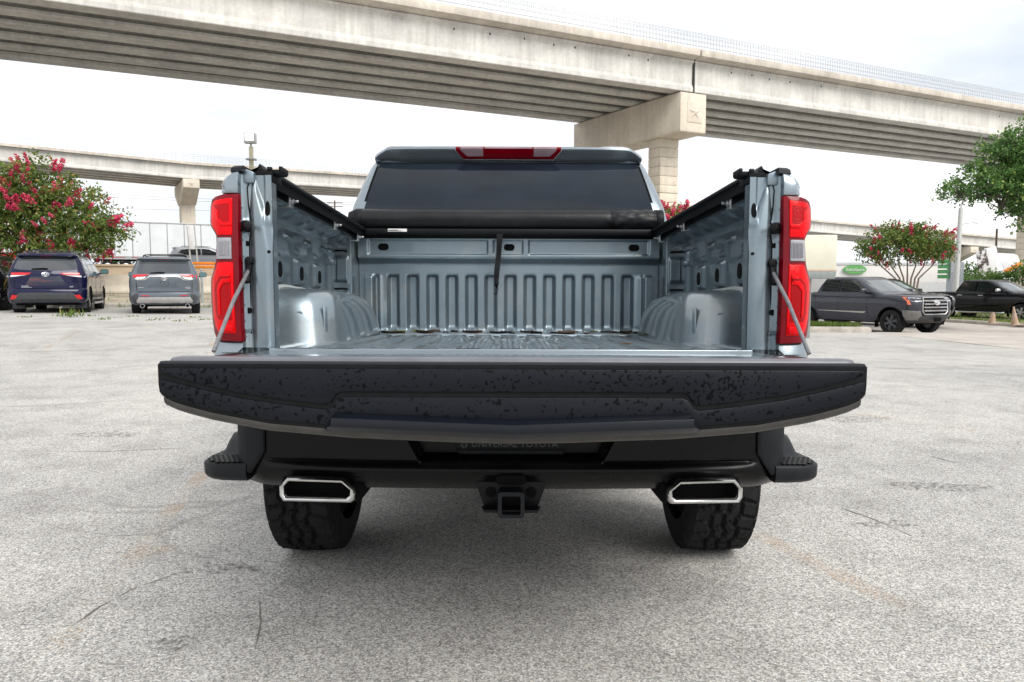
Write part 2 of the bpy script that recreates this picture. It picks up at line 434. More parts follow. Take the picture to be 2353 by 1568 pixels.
for i, (px, w) in enumerate((([(-40, 812), (200, 806), (356, 801), (478, 797)], .016), ([(223, 857), (300, 851), (360, 847)], .012), ([(-30, 936), (120, 932), (240, 924), (357, 919)], .012), ([(80, 1040), (250, 1038), (457, 1030)], .009), ([(1992, 835), (2150, 831), (2400, 821)], .015), ([(1996, 850), (2150, 845), (2335, 838)], .012), ([(2002, 872), (2197, 897), (2400, 930)], .010), ([(160, 1444), (230, 1395), (307, 1354), (434, 1310)], .006), ([(597, 1375), (600, 1430), (586, 1510)], .005), ([(1932, 1168), (2010, 1195), (2114, 1241)], .011), ([(1742, 1486), (1800, 1526)], .006), ([(2040, 1035), (2140, 1050), (2240, 1075)], .008), ([(-20, 760), (110, 755), (300, 753)], .018), ([(2100, 820), (2250, 812), (2400, 806)], .014))):
    crack(px, w * .6, i)
for (u, v, a, b) in ((395, 1482, .075, .06), (505, 1306, .16, .08), (2040, 1205, .16, .06), (1960, 965, .35, .14), (250, 1000, .30, .12), (2150, 1120, .3, .1)):
    c_ = G(u, v); vs = [(c_.x, c_.y, c_.z + .0042)] + [(c_.x + a * (1 + .25 * math.sin(3 * t + u)) * math.cos(t), c_.y + b * (1 + .2 * math.cos(2 * t + v)) * math.sin(t), gz(c_.x, c_.y) + .0042) for t in lin(0, 5.98, 20)]
    MB().add(vs, [(0, i, i % 20 + 1) for i in range(1, 21)]).build('oil_spot', M_patch, ground)

# brown concrete drive on the right
M_conc = pmat('drive_concrete', (.44, .40, .36), rough=.9, var=.14, scale=1.2, bump=.15, bscale=60, coord='Object')
dr = [G(2012, 766), G(2353, 803), G(2700, 840), G(2900, 770), G(2450, 742), G(2190, 742), G(2000, 735)]
MB().patch([(p.x, p.y) for p in dr], lambda x, y: (x, y, gz(x, y) + .005), lin(10, 30, 21), lin(20, 34, 29), (0, 0, -.03)).build('driveway', M_conc, kind='structure', smooth=60)

# ================================================================== LEFT EDGE OF THE LOT: kerb, barriers, wall, highway
K0 = Vector((-12.1, 26.0)); RD = Vector((.927, .375)); HD = Vector((-.375, .927))
def LW(a, b): q = K0 + RD * a + HD * b; return q.x, q.y
M_kerb = pmat('kerb_concrete', (.36, .33, .29), rough=.9, var=.22, scale=3, bump=.2, bscale=40)
M_wall = pmat('tan_concrete', (.50, .40, .29), rough=.9, var=.12, scale=.9, bump=.15, bscale=30, stretch=(1, 1, 2))
M_barr = pmat('barrier_concrete', (.50, .45, .37), rough=.9, var=.12, scale=1.3, bump=.15, bscale=30)
M_verge = pmat('verge_dirt', (.36, .31, .24), rough=.95, var=.2, scale=1.5, bump=.3, bscale=20)
M_road = pmat('highway_asphalt', (.20, .195, .19), rough=.9, var=.12, scale=.6, bump=.1)
def vz(b, a=0):
    x, y = LW(a, b); g = gz(x, y)
    return g + (.13 if b > .1 else 0) + .09 * max(0, min(b, 4) - .3)
kb = MB()
for i in range(16):
    a0 = -24 + 3 * i
    x0, y0 = LW(a0, 0); x1, y1 = LW(a0 + 2.985, 0)
    o = Vector((x0, y0, gz(x0, y0)))
    mb = MB(); rg = []
    for a in (a0, a0 + 2.985):
        g0 = gz(*LW(a, 0)); rg.append([(*LW(a, b), g0 + h) for b, h in ((0, -.1), (.0, .10), (.03, .14), (.15, .15), (.16, -.1))])
    mb.rings(rg)
    kb.add(mb.v, mb.f)
kerbL = kb.build('kerb', M_kerb, kind='structure', bevel=.01)
MB().grid(lambda a, b: (*LW(a, b), vz(b, a) - .02), lin(-28, 26, 28), (.12, .3, 1, 2, 3, 4, 5, 8.2)).build('verge', M_verge, kind='structure')
blab = ['far left end of the low row, left of the blue SUV', 'low row behind the blue SUV, its left part', 'low row behind the blue SUV, its right part', 'low row in the gap between the two parked SUVs', 'low row hidden mostly by the grey SUV', 'low row just right of the grey SUV beside the marker post', 'low row ending behind the pickup tail lamp']
for i in range(7):
    a0 = -12.2 + 3.05 * i
    bx, by_ = LW(a0 + 1.5, 4); base = vz(4, a0 + 1.5) - .03
    rg = []
    for a in (a0, a0 + 3.0):
        rg.append([(*LW(a, 4 + b), base + h) for b, h in ((-.30, 0), (-.30, .10), (-.13, .30), (-.09, .72), (.09, .72), (.13, .30), (.30, .10), (.30, 0))])
    o = MB().rings(rg).build('concrete_barrier', M_barr, at=Vector((bx, by_, base)), bevel=.012)
    tag(o, 'pale concrete barrier segment, ' + blab[i], 'barrier', 'precast barriers in the low row')
MB().rings([[(*LW(a, 8 + b), z) for b, z in ((-.2, .6), (-.16, 1.32), (-.10, 1.34), (-.10, 2.02), (-.16, 2.04), (-.16, 2.13), (.2, 2.13), (.2, .6))] for a in (-34, 24)]).build('retaining_wall', M_wall, at=Vector((*LW(-5, 8), .6)), bevel=.015)
wl_ = bpy.data.objects['retaining_wall']; tag(wl_, 'long tan concrete retaining wall along the highway behind the parked cars', 'wall')
# cut-off dowels sticking up along the foot of the wall
mb = MB()
for i in range(150):
    a = -22 + .3 * i + random.uniform(-.06, .06); h = random.uniform(.06, .14)
    x, y = LW(a, 7.75); z0 = 1.28
    mb.cyl((x, y, z0 - .3), (x + random.uniform(-.02, .02), y, z0 + h), .018, n=5)
mb.build('dowel_row', pmat('rusty_bar', (.16, .09, .055), rough=.9, var=.2, scale=20), wl_, off=wl_.location, kind='stuff')
MB().rings([[(*LW(a, 7.5 + b), z) for b, z in ((-.25, .6), (-.25, 1.28), (.32, 1.30), (.32, .6))] for a in (-34, 24)]).build('wall_footing', M_barr, wl_, off=wl_.location, bevel=.015)
def rdz(b): return 1.72 + .015 * (b - 8)
MB().grid(lambda a, b: (*LW(a, b), rdz(b)), lin(-80, 22, 8), (8.15, 12, 20, 30, 45, 62)).build('highway', M_road, kind='structure')
MB().grid(lambda a, b: (*LW(a, 62 + b), 2.5 - b * .08), lin(-80, 22, 6), (0, 10, 30)).build('embankment', M_verge, kind='structure')

# ================================================================== OVERPASSES
def concrete(name, col, warm=0.0, stain=.25):
    m = pmat(name, col, rough=.88, spec=.3)
    nt = m.node_tree; N, L = nt.nodes, nt.links; b = N['Principled BSDF']; t = N.new('ShaderNodeTexCoord')
    def nz(sc, st, det=5, ro=.6):
        mp_ = N.new('ShaderNodeMapping'); mp_.inputs['Scale'].default_value = st; L.new(t.outputs['Object'], mp_.inputs[0])
        n_ = N.new('ShaderNodeTexNoise'); n_.inputs['Scale'].default_value = sc; n_.inputs['Detail'].default_value = det; n_.inputs['Roughness'].default_value = ro
        L.new(mp_.outputs[0], n_.inputs['Vector']); return n_.outputs[0]
    def rp(s_, p0, c0, p1, c1):
        r = N.new('ShaderNodeValToRGB'); r.color_ramp.elements[0].position = p0; r.color_ramp.elements[1].position = p1
        r.color_ramp.elements[0].color = (*c0, 1); r.color_ramp.elements[1].color = (*c1, 1); L.new(s_, r.inputs[0]); return r.outputs[0]
    def mul(a, c):
        x = N.new('ShaderNodeMixRGB'); x.blend_type = 'MULTIPLY'; x.inputs[0].default_value = 1
        if isinstance(a, tuple): x.inputs[1].default_value = (*a, 1)
        else: L.new(a, x.inputs[1])
        L.new(c, x.inputs[2]); return x.outputs[0]
    c = mul(col, rp(nz(.5, (1, 1, 1)), .3, (1 - stain, 1 - stain, 1 - stain * .95), .65, (1.06, 1.06, 1.06)))
    c = mul(c, rp(nz(2.2, (1.6, 1.6, .12)), .36, (1 - stain * .5, 1 - stain * .52, 1 - stain * .56), .58, (1.03, 1.03, 1.03)))      # run-off streaks
    c = mul(c, rp(nz(7, (1, 1, 1), 3), .3, (.92, .92, .92), .7, (1.05, 1.05, 1.05)))
    L.new(mul(c, rp(nz(.9, (.6, .6, 1.5), 3), .70, (1, 1, 1), .82, (1, .86, .70))), b.inputs['Base Color'])                    # rust blooms
    bp = N.new('ShaderNodeBump'); bp.inputs['Strength'].default_value = .12; bp.inputs['Distance'].default_value = .02
    L.new(nz(14, (1, 1, 1)), bp.inputs['Height']); L.new(bp.outputs[0], b.inputs['Normal'])
    return m
M_gird = concrete('girder_concrete', (.66, .64, .60))
M_slab = concrete('slab_concrete', (.62, .565, .49))
M_pier = concrete('pier_concrete', (.68, .61, .505), stain=.16)
M_bar = pmat('galvanised_bar', (.62, .64, .66), rough=.5, metal=.2, var=.1)
M_joint = pmat('joint_seal', (.05, .05, .05), rough=.9, var=.1)

BA = R(64.6); BD = Vector((math.sin(BA), math.cos(BA), 0)); BN = Vector((-math.cos(BA), math.sin(BA), 0))
C0 = P(1563, 303, 40.0); O2 = Vector((C0.x, C0.y, 0)); ZC0 = C0.z; ZC1 = P(1563, 210, 40.0).z
CN = Vector((-.53, .848, 0)); CN = CN / CN.dot(BN)          # pier caps stand slightly skewed to the deck
def CW(a, b, z): q = O2 + BD * a + CN * b; return (q.x, q.y, z)
def BW(a, b, z): q = O2 + BD * a + BN * b; return (q.x, q.y, z)
CAPL, CAPW, SPAN = 9.5, 1.75, 43.9
GIRD = [(-.34, 0), (-.36, .03), (-.36, .15), (-.10, .25), (-.08, .33), (-.10, 1.40), (-.16, 1.48), (-.42, 1.54), (-.44, 1.65), (.44, 1.65), (.42, 1.54), (.16, 1.48), (.10, 1.40), (.08, .33), (.10, .25), (.36, .15), (.36, .03), (.34, 0)]
FASC = [(-.38, 0), (-.40, .03), (-.40, .22), (-.34, .34), (-.30, .42), (-.30, 1.40), (-.34, 1.50), (-.44, 1.56), (-.44, 1.65), (.44, 1.65), (.42, 1.54), (.16, 1.48), (.10, 1.40), (.10, .46), (.12, .36), (.40, .20), (.40, .03), (.38, 0)]
ZG = ZC1 + .05
ov = empty('overpass', BW(1.2, 4.5, 0), label='near concrete highway overpass crossing high above the pickup, star on its pier cap', cat='overpass')
OVL = Vector(BW(1.2, 4.5, 0))
def sag(a): return 0.0
gb = [.42 + 1.68 * i for i in range(6)]
for sp_ in (-2, -1, 0, 1):
    a0 = CAPW / 2 + sp_ * SPAN + .04; a1 = CAPW / 2 + (sp_ + 1) * SPAN - .04
    for gi, b0 in enumerate(gb):
        pr = FASC if gi == 0 else ([(-x, z) for x, z in FASC][::-1] if gi == 5 else GIRD)
        mb = MB().rings([[BW(a, b0 + x, ZG + z) for x, z in pr] for a in lin(a0, a1, 2)])
        mb.build('girder', M_gird, ov, off=OVL, smooth=20)
    s0 = a0 + .02; s1 = a1 - .02
    sl_ = MB().rings([[BW(a, b, ZG + z) for b, z in ((-.55, 1.76), (-.55, 2.12), (9.8, 2.12), (9.8, 1.76), (9.2, 1.67), (.05, 1.67))] for a in (s0, s1)]).build('deck_slab', M_slab, ov, off=OVL, bevel=.02)
    mb = MB()
    for d in range(1, 4):                          # diaphragms
        pass
# rebar cage waiting for the parapet
mb = MB()
def bar(p, q, r=.011): mb.cyl(p, q, r, n=3, cap=False)
a = -62.0
while a < 66:
    for b in (-.45, -.2):
        bar(BW(a, b, ZG + 2.10), BW(a, b + (.06 if b < -.4 else -.02), ZG + 2.98))
    a += .20
for b, hs in ((-.42, (2.28, 2.50, 2.73, 2.96)), (-.22, (2.38, 2.63, 2.88, 2.98))):
    for h in hs: bar(BW(-62, b, ZG + h), BW(66, b, ZG + h), .010)
a = -62.0
while a < 66:
    for b in (9.6,):
        bar(BW(a, b, ZG + 2.1), BW(a, b, ZG + 2.98), .012)
    a += .4
mb.build('rebar_cage', M_bar, ov, off=OVL, kind='stuff', smooth=0)
def star_mb(fn, r, depth):
    pts = []
    for i in range(10):
        t = R(90 + 36 * i); q = r if i % 2 == 0 else r * .40
        pts.append((q * math.cos(t), q * math.sin(t)))
    vs = [fn(x, z, 0) for x, z in pts] + [fn(0, 0, depth)]
    return MB().add(vs, [(i, (i + 1) % 10, 10) for i in range(10)])
for k in (-1, 0, 1, 2):
    ak = k * SPAN
    cp = MB().rings([[CW(ak + a, b, z) for b, z in ((0, ZC0 + .18), (0, ZC1), (CAPL, ZC1), (CAPL, ZC0 + .5), (CAPL - .4, ZC0), (.12, ZC0), (0, ZC0 + .04))] for a in (0, CAPW)]).build('pier_cap', M_pier, ov, off=OVL, bevel=.05)
    for gi, b0 in enumerate(gb):
        MB().rings([[BW(ak + a, b0 + b, z) for b, z in ((-.3, ZC1 - .01), (-.3, ZG), (.3, ZG), (.3, ZC1 - .01))] for a in (.3, CAPW - .3)]).build('bearing_pad', M_joint, cp, off=OVL)
    # star plaque on the end face
    zc = (ZC0 + ZC1) / 2 + .05
    pq = MB().rings([[CW(ak + CAPW / 2 + .06 + a, b, zc + z) for a, z in rrect(-.50, .50, -.55, .55, .04)] for b in (.02, -.03)]).build('star_plaque', pmat('plaque_concrete', (.66, .58, .48), rough=.85, var=.08, scale=3), cp, off=OVL, bevel=.01)
    star_mb(lambda x, z, d: CW(ak + CAPW / 2 + .06 + x, -.032 - d, zc + z), .42, .09).build('star_relief', MATS['plaque_concrete'], pq, off=OVL, smooth=0)
    for b0 in (1.78, CAPL - 2.9):
        col_ = MB().rings([[CW(ak + a, b, z) for a, b in ((.30, b0 + .05), (1.46, b0 + .05), (1.46, b0 + .93), (.30, b0 + .93))] for z in (-.6, ZC0 + .02)]).build('column', M_pier, ov, off=OVL)
        z = ZC0 - .005; i = 0
        while z > -.5:
            h = .52 if i != 5 else .44; g = .03 if i == 5 else 0.0
            MB().rings([[CW(ak + a, b, zz) for a, b in ((.25 - g, b0 - g), (1.51 + g, b0 - g), (1.51 + g, b0 + .98 + g), (.25 - g, b0 + .98 + g))] for zz in (z - h + .022, z)]).build('column_course', M_pier, col_, off=OVL, bevel=.018)
            z -= h; i += 1
# joint between the spans on the outer face
for k in (0, 1):
    MB().rings([[BW(CAPW / 2 + k * SPAN + a, b, z) for b, z in ((-.02, ZG), (-.02, ZG + 1.65), (.4, ZG + 1.65), (.4, ZG))] for a in (-.035, .035)]).build('span_joint', M_joint, ov, off=OVL)
# form-tie marks on the outer girder
for k, a in enumerate([-13, -11.2, -9.4, -7.8, -6.6, -3.4, -2.2, 3.4, 4.9, 6.2, 7.8, 10.3, 27.5]):
    q = BW(a, -.06, ZG + 1.28 + .04 * (k % 3)); 
    MB().obox(q, BD * .035, BN * .012, (0, 0, .05)).build('form_tie', M_joint, ov, off=OVL)

# ---- far ramp behind
PTS = [P(-320, 300, 70), P(0, 328, 75), P(445, 373, 82), P(866, 401, 90), P(1250, 437, 98), P(1580, 470, 105), P(1870, 505, 112), P(2353, 549, 122), P(2760, 572, 131)]
fo = empty('flyover_ramp', (PTS[2].x, PTS[2].y, 0), label='distant concrete flyover ramp on hammerhead piers beyond the near overpass', cat='overpass')
FOL = Vector((PTS[2].x, PTS[2].y, 0))
def sweep(prof, lift=0.0):
    rg = []
    for i, p in enumerate(PTS):
        d = (PTS[min(i + 1, len(PTS) - 1)] - PTS[max(i - 1, 0)]); d.z = 0; d.normalize(); n_ = Vector((-d.y, d.x, 0))
        rg.append([tuple(p + n_ * b + Vector((0, 0, z))) for b, z in prof])
    return MB().rings(rg)
sweep([(0, 0), (0, -.28), (9.5, -.28), (9.5, 0)]).build('deck_slab', M_slab, fo, off=FOL, smooth=20)
for i in range(5):
    b0 = .75 + 2.0 * i
    sweep([(b0 + x, -.29 - 1.5 + z * .9) for x, z in (FASC if i == 0 else GIRD)]).build('girder', M_gird, fo, off=FOL, smooth=20)
mb = MB()
for (p, q) in zip(PTS[:5], PTS[1:6]):
    d = q - p; Ln = d.length; n_ = Vector((-d.y, d.x, 0)).normalized() * .12; m_ = int(Ln / .36)
    for j in range(m_):
        s_ = p + d * (j / m_) + n_
        mb.cyl(s_, s_ + Vector((0, 0, .85)), .017, n=3, cap=False)
    for h in (.2, .42, .64, .84): mb.cyl(p + n_ + Vector((0, 0, h)), q + n_ + Vector((0, 0, h)), .014, n=3, cap=False)
mb.build('rebar_cage', M_bar, fo, off=FOL, kind='stuff', smooth=0)
rg = []
for i, p in enumerate(PTS[5:]):
    i += 5; d = (PTS[min(i + 1, len(PTS) - 1)] - PTS[i - 1]); d.z = 0; d.normalize(); n_ = Vector((-d.y, d.x, 0))
    rg.append([tuple(p + n_ * b + Vector((0, 0, z))) for b, z in ((.05, .0), (.12, .85), (.34, .85), (.42, 0))])
MB().rings(rg).build('parapet', pmat('pale_parapet', (.72, .70, .67), rough=.85, var=.06), fo, off=FOL)
def hammer(u, Y, v, dirv):
    p = P(u, v, Y); d = Vector((*dirv, 0)).normalized(); n_ = Vector((-d.y, d.x, 0)); zt = p.z
    def HW(a, b, z): q = p + d * a + n_ * b; return (q.x, q.y, z)
    c = MB().rings([[HW(a, b, zt + z) for b, z in ((.2, 0), (.2, -.95), (3.6, -2.5), (6.0, -2.5), (9.4, -.95), (9.4, 0))] for a in (-.85, .85)]).build('pier_cap', M_pier, fo, off=FOL, bevel=.04)
    star_mb(lambda x, z, e: HW(x, .18 - e, zt - .48 + z), .36, .08).build('star_relief', M_pier, c, off=FOL, smooth=0)
    cl = MB().rings([[HW(a, b, z) for a, b in ((-.75, 3.7), (.75, 3.7), (.75, 5.9), (-.75, 5.9))] for z in (0, zt - 2.45)]).build('column', M_pier, fo, off=FOL, bevel=.04)
hammer(440, 81.6, 411, (.86, .5)); hammer(2243, 119.5, 567, (.95, .31)); hammer(1350, 100, 490, (.92, .39))

# ================================================================== RIGHT EDGE: islands, kerbs
M_soil = pmat('island_soil', (.20, .17, .085), rough=.95, col2=(.12, .17, .035), scale=2.2, lo=.42, hi=.6, bump=.4, bscale=25)
def gp(x, y): return Vector((x, y, gz(x, y)))
def kerb_run(pts, w=.32, h=.17, name='kerb'):
    rg = []
    for i, p in enumerate(pts):
        d = (pts[min(i + 1, len(pts) - 1)] - pts[max(i - 1, 0)]); d.z = 0; d.normalize(); n_ = Vector((-d.y, d.x, 0))
        rg.append([tuple(p + n_ * b + Vector((0, 0, z))) for b, z in ((-w / 2, -.1), (-w / 2, h * .55), (-w * .36, h * .9), (-w * .15, h), (w * .2, h), (w * .40, h * .85), (w / 2, h * .5), (w / 2, -.1))])
    return MB().rings(rg).build(name, M_kerb, kind='structure', smooth=50)
kerb_run([gp(6.5, 22.2), gp(8, 22.4), gp(9.4, 22.6), gp(10.3, 22.75), gp(10.9, 22.9), gp(11.25, 23.1), gp(11.3, 23.4)])
kerb_run([G(2150, 738), G(2200, 742), G(2260, 746), G(2353, 753), G(2500, 762)], .3, .15)
iA = [gp(6.4, 22.3), gp(8, 22.5), gp(9.4, 22.7), gp(10.3, 22.85), gp(10.9, 23.0), gp(11.2, 23.3), gp(10.6, 23.9), gp(9.5, 24.1), gp(6.4, 24.3)]
MB().patch([(p.x, p.y) for p in iA], lambda x, y: (x, y, gz(x, y) + .12 + .03 * math.sin(x * 2)), lin(7, 11, 9), lin(22.5, 24.1, 6), (0, 0, -.2)).build('grass_island', M_soil, kind='structure', smooth=60)
iB = [G(2140, 736), G(2200, 740), G(2353, 751), G(2520, 760), G(2560, 728), G(2353, 716), G(2180, 713)]
MB().patch([(p.x, p.y) for p in iB], lambda x, y: (x, y, gz(x, y) + .10 + .03 * math.sin(x * 1.3 + y)), lin(14, 28, 14), lin(22, 40, 14), (0, 0, -.2)).build('grass_island', M_soil, kind='structure', smooth=60)
# ================================================================== THE PICKUP (seen from behind, tailgate down)
TB = Vector((0, 3.36, 0))
truck = empty('pickup_truck', TB, label='silver grey pickup truck in the foreground with its black tailgate lowered and bed empty', cat='truck')
RAKE = 0.041
def XF(v): return (v[0] - 0.0085 * (v[1] - 1.9), v[1], v[2] - RAKE * (v[1] - 2.33) - 0.004 * v[0])
def tp(mb, name, mat, parent=None, **k):
    return mb.build(name, mat, parent or truck, off=TB, xf=XF, **k)

def paint_mat(name, col, wear=0.0):
    m = pmat(name, col, rough=0.27, metal=0.75, coat=0.7, var=0.06, scale=3.0, bump=0.03, bscale=9.0)
    if wear:
        nt = m.node_tree; N, L = nt.nodes, nt.links; b = N['Principled BSDF']
        t = N.new('ShaderNodeTexCoord')
        prev = b.inputs['Base Color'].links[0].from_socket
        # dust film and scuffs
        n = N.new('ShaderNodeTexNoise'); n.inputs['Scale'].default_value = 5; n.inputs['Detail'].default_value = 8; n.inputs['Roughness'].default_value = .7
        L.new(t.outputs['Object'], n.inputs['Vector'])
        r = N.new('ShaderNodeValToRGB'); r.color_ramp.elements[0].position = .5; r.color_ramp.elements[1].position = .78
        r.color_ramp.elements[0].color = (0, 0, 0, 1); r.color_ramp.elements[1].color = (wear, wear, wear, 1)
        L.new(n.outputs[0], r.inputs[0])
        mxn = N.new('ShaderNodeMixRGB'); mxn.inputs[2].default_value = (.42, .39, .34, 1)
        L.new(r.outputs[0], mxn.inputs[0]); L.new(prev, mxn.inputs[1])
        # scratches: stretched noise lines
        mpn = N.new('ShaderNodeMapping'); mpn.inputs['Scale'].default_value = (60, 3, 60); mpn.inputs['Rotation'].default_value = (0, 0, .25)
        L.new(t.outputs['Object'], mpn.inputs[0])
        s = N.new('ShaderNodeTexNoise'); s.inputs['Scale'].default_value = 2.2; s.inputs['Detail'].default_value = 3
        L.new(mpn.outputs[0], s.inputs['Vector'])
        r2 = N.new('ShaderNodeValToRGB'); r2.color_ramp.elements[0].position = .69; r2.color_ramp.elements[1].position = .75
        r2.color_ramp.elements[1].color = (.5, .5, .5, 1)
        L.new(s.outputs[0], r2.inputs[0])
        mx2 = N.new('ShaderNodeMixRGB'); mx2.inputs[2].default_value = (.60, .64, .67, 1)
        L.new(r2.outputs[0], mx2.inputs[0]); L.new(mxn.outputs[0], mx2.inputs[1]); L.new(mx2.outputs[0], b.inputs['Base Color'])
        mr = N.new('ShaderNodeMapRange'); mr.inputs[3].default_value = .22; mr.inputs[4].default_value = .55
        L.new(n.outputs[0], mr.inputs[0]); L.new(mr.outputs[0], b.inputs['Roughness'])
    return m
M_paint = paint_mat('truck_paint', (.255, .30, .335))
M_bed = paint_mat('bed_paint', (.205, .260, .298), wear=.35)
M_floor = paint_mat('bed_floor_paint', (.245, .302, .338), wear=.6)
M_blk = pmat('black_plastic', (.006, .0065, .008), spec=.18, rough=.46, var=.25, scale=30, bump=.06, bscale=400)
M_char = pmat('charcoal_plastic', (.011, .0125, .015), spec=.22, rough=.48, var=.15, scale=20, bump=.08, bscale=500)
M_gloss = pmat('gloss_black_paint', (.004, .004, .0045), spec=.16, rough=.28, coat=.03, var=.2, scale=12, rvar=.06)
M_dark = pmat('dark_recess', (.004, .004, .0045), spec=.12, rough=.8, bump=.05)
M_rub = pmat('tyre_rubber', (.017, .017, .0175), spec=.10, rough=.8, var=.3, scale=14, bump=.12, bscale=120)
M_chrome = pmat('chrome', (.60, .60, .59), rough=.2, metal=1, var=.12, scale=25)
M_steel = pmat('galvanised_steel', (.48, .49, .50), rough=.38, metal=.9, var=.15, scale=40)
M_vinyl = pmat('cover_vinyl', (.008, .0085, .010), spec=.28, rough=.38, var=.3, scale=9, bump=.12, bscale=30)
M_seal = pmat('seam_sealer', (.42, .45, .45), rough=.6, var=.2, scale=60, bump=.6, bscale=90)
M_rim = pmat('rim_grey', (.10, .105, .11), rough=.4, metal=.6, var=.2, scale=10)
M_wht = pmat('white_label', (.75, .75, .74), rough=.5, var=.05)

def lens_mat(name, col, rough=.12):
    m = pmat(name, col, rough=rough, coat=.0, spec=.22, var=.15, scale=6)
    nt = m.node_tree; N, L = nt.nodes, nt.links; b = N['Principled BSDF']
    t = N.new('ShaderNodeTexCoord')
    w = N.new('ShaderNodeTexVoronoi'); w.inputs['Scale'].default_value = 240
    L.new(t.outputs['Object'], w.inputs['Vector'])
    bp = N.new('ShaderNodeBump'); bp.inputs['Strength'].default_value = .25; bp.inputs['Distance'].default_value = .004
    L.new(w.outputs['Distance'], bp.inputs['Height']); L.new(bp.outputs[0], b.inputs['Normal'])
    return m
M_red = lens_mat('red_lens', (.74, .0, .004))
M_redm = lens_mat('red_lens_mid', (.36, .0, .003))
M_redd = pmat('dark_red_housing', (.17, .0, .006), rough=.1, coat=.0, spec=.3, var=.15, scale=5)
M_clear = lens_mat('clear_lens', (.34, .34, .37)); M_clr2 = lens_mat('smoked_pink_lens', (.26, .19, .22))

def drops_black():
    m = pmat('wet_black_plastic', (.0040, .0055, .0095), spec=.2, rough=.38, bump=.06, bscale=500)
    nt = m.node_tree; N, L = nt.nodes, nt.links; b = N['Principled BSDF']
    t = N.new('ShaderNodeTexCoord')
    big = N.new('ShaderNodeTexNoise'); big.inputs['Scale'].default_value = 5.5; big.inputs['Detail'].default_value = 2
    L.new(t.outputs['Object'], big.inputs['Vector'])
    sm = N.new('ShaderNodeTexNoise'); sm.inputs['Scale'].default_value = 105; sm.inputs['Detail'].default_value = 2.5; sm.inputs['Roughness'].default_value = .45
    L.new(t.outputs['Object'], sm.inputs['Vector'])
    ad = N.new('ShaderNodeMath'); ad.operation = 'MULTIPLY_ADD'; ad.inputs[1].default_value = .30
    L.new(big.outputs[0], ad.inputs[0]); L.new(sm.outputs[0], ad.inputs[2])
    r = N.new('ShaderNodeValToRGB'); r.color_ramp.elements[0].position = .758; r.color_ramp.elements[1].position = .785
    L.new(ad.outputs[0], r.inputs[0])
    c = N.new('ShaderNodeMixRGB'); c.inputs[1].default_value = (.0040, .0055, .0095, 1); c.inputs[2].default_value = (.0018, .0022, .0032, 1)
    L.new(r.outputs[0], c.inputs[0]); L.new(c.outputs[0], b.inputs['Base Color'])
    mr = N.new('ShaderNodeMapRange'); mr.inputs[3].default_value = .22; mr.inputs[4].default_value = .09
    L.new(r.outputs[0], mr.inputs[0]); L.new(mr.outputs[0], b.inputs['Specular IOR Level'])
    return m
M_wet = drops_black()

# ---------------------------------------------------------------- bed floor: pressed ribs
xs = [-.945]
for k in range(-6, 7):
    c = k * .137
    xs += [c - .058, c - .046, c - .040, c + .040, c + .046, c + .058]
xs += [.945]
xs = [x for x in xs if -.945 <= x <= .945]
def floor_fn(x, y):
    k = round(x / .137); d = abs(x - k * .137)
    h = .016 * (1 - sstep(.040, .056, d)) * sstep(4.03, 3.97, y) if abs(k) <= 6 else 0
    # transverse dimples where the cross sills are welded
    for yc in (2.62, 2.95, 3.3, 3.65):
        h += -.003 * math.exp(-((y - yc) / .02) ** 2)
    w = .0012 * mnoise.noise(Vector((x * 9, y * 5, 3.1)))
    return (x, y, 1.0 + h + w)
floor_ = tp(MB().grid(floor_fn, xs, lin(2.335, 4.10, 60)), 'bed_floor', M_floor, smooth=50)
tp(MB().box(-.86, .86, 2.34, 4.1, .90, .985), 'floor_crossmember', M_blk)
tp(MB().box(-.775, .775, 2.322, 2.350, .93, 1.0145), 'bed_sill', M_paint, bevel=.004)

# ---------------------------------------------------------------- bulkhead (headboard)
def bulk_y(x, z):
    y = 4.095
    if z > 1.40:                                   # upper ledge comes out towards the tailgate
        t = sstep(1.40, 1.445, z); y -= .035 * t
        inz = sstep(1.455, 1.463, z) * sstep(1.54, 1.532, z); inx = sstep(.785, .77, abs(x))
        y += .010 * inz * inx
        for c in (-.10, .095):
            y -= .010 * inz * sstep(.022, .012, abs(x - c))
    # pressed flutes
    if 1.0 < z < 1.37 and abs(x) < .80:
        k = round((x + .0455) / .1095); d = (x + .0455) - k * .1095
        prof = max(0, min(1, (.037 - abs(d)) / .018))
        zt = 1.348; zb = 1.048
        g = sstep(zt, zt - .014, z) * max(0, min(1, (z - 1.020) / .042))
        side = sstep(.765, .745, abs(x))
        y -= .0 if abs(k) > 6 else 0
        y += .032 * (1 - prof) * g * side
        if abs(x) > .70: y -= .02 * sstep(.70, .76, abs(x)) * g
    y -= .030 * sstep(1.045, 1.005, z)             # foot flange runs out over the floor
    return y
bxs = lin(-.835, .835, 420); bzs = lin(1.003, 1.36, 44) + lin(1.37, 1.56, 46)
bulk = tp(MB().grid(lambda x, z: (x, bulk_y(x, z), z), bxs, bzs), 'bulkhead', M_bed, smooth=60)
for x in (-.695, .003, .695):
    tp(MB().patch(rrect(x - .030, x + .030, 1.480, 1.517, .018, 4), lambda u, v: (u, bulk_y(0.4, 1.5) - .002, v), back=(0, .004, 0)), 'drain_plug', M_dark, bulk)
tp(MB().prism([(4.03, 1.562), (4.12, 1.562), (4.12, 1.545), (4.045, 1.545)], 'x', -.85, .85), 'bulkhead_cap', M_blk, bulk, bevel=.003)

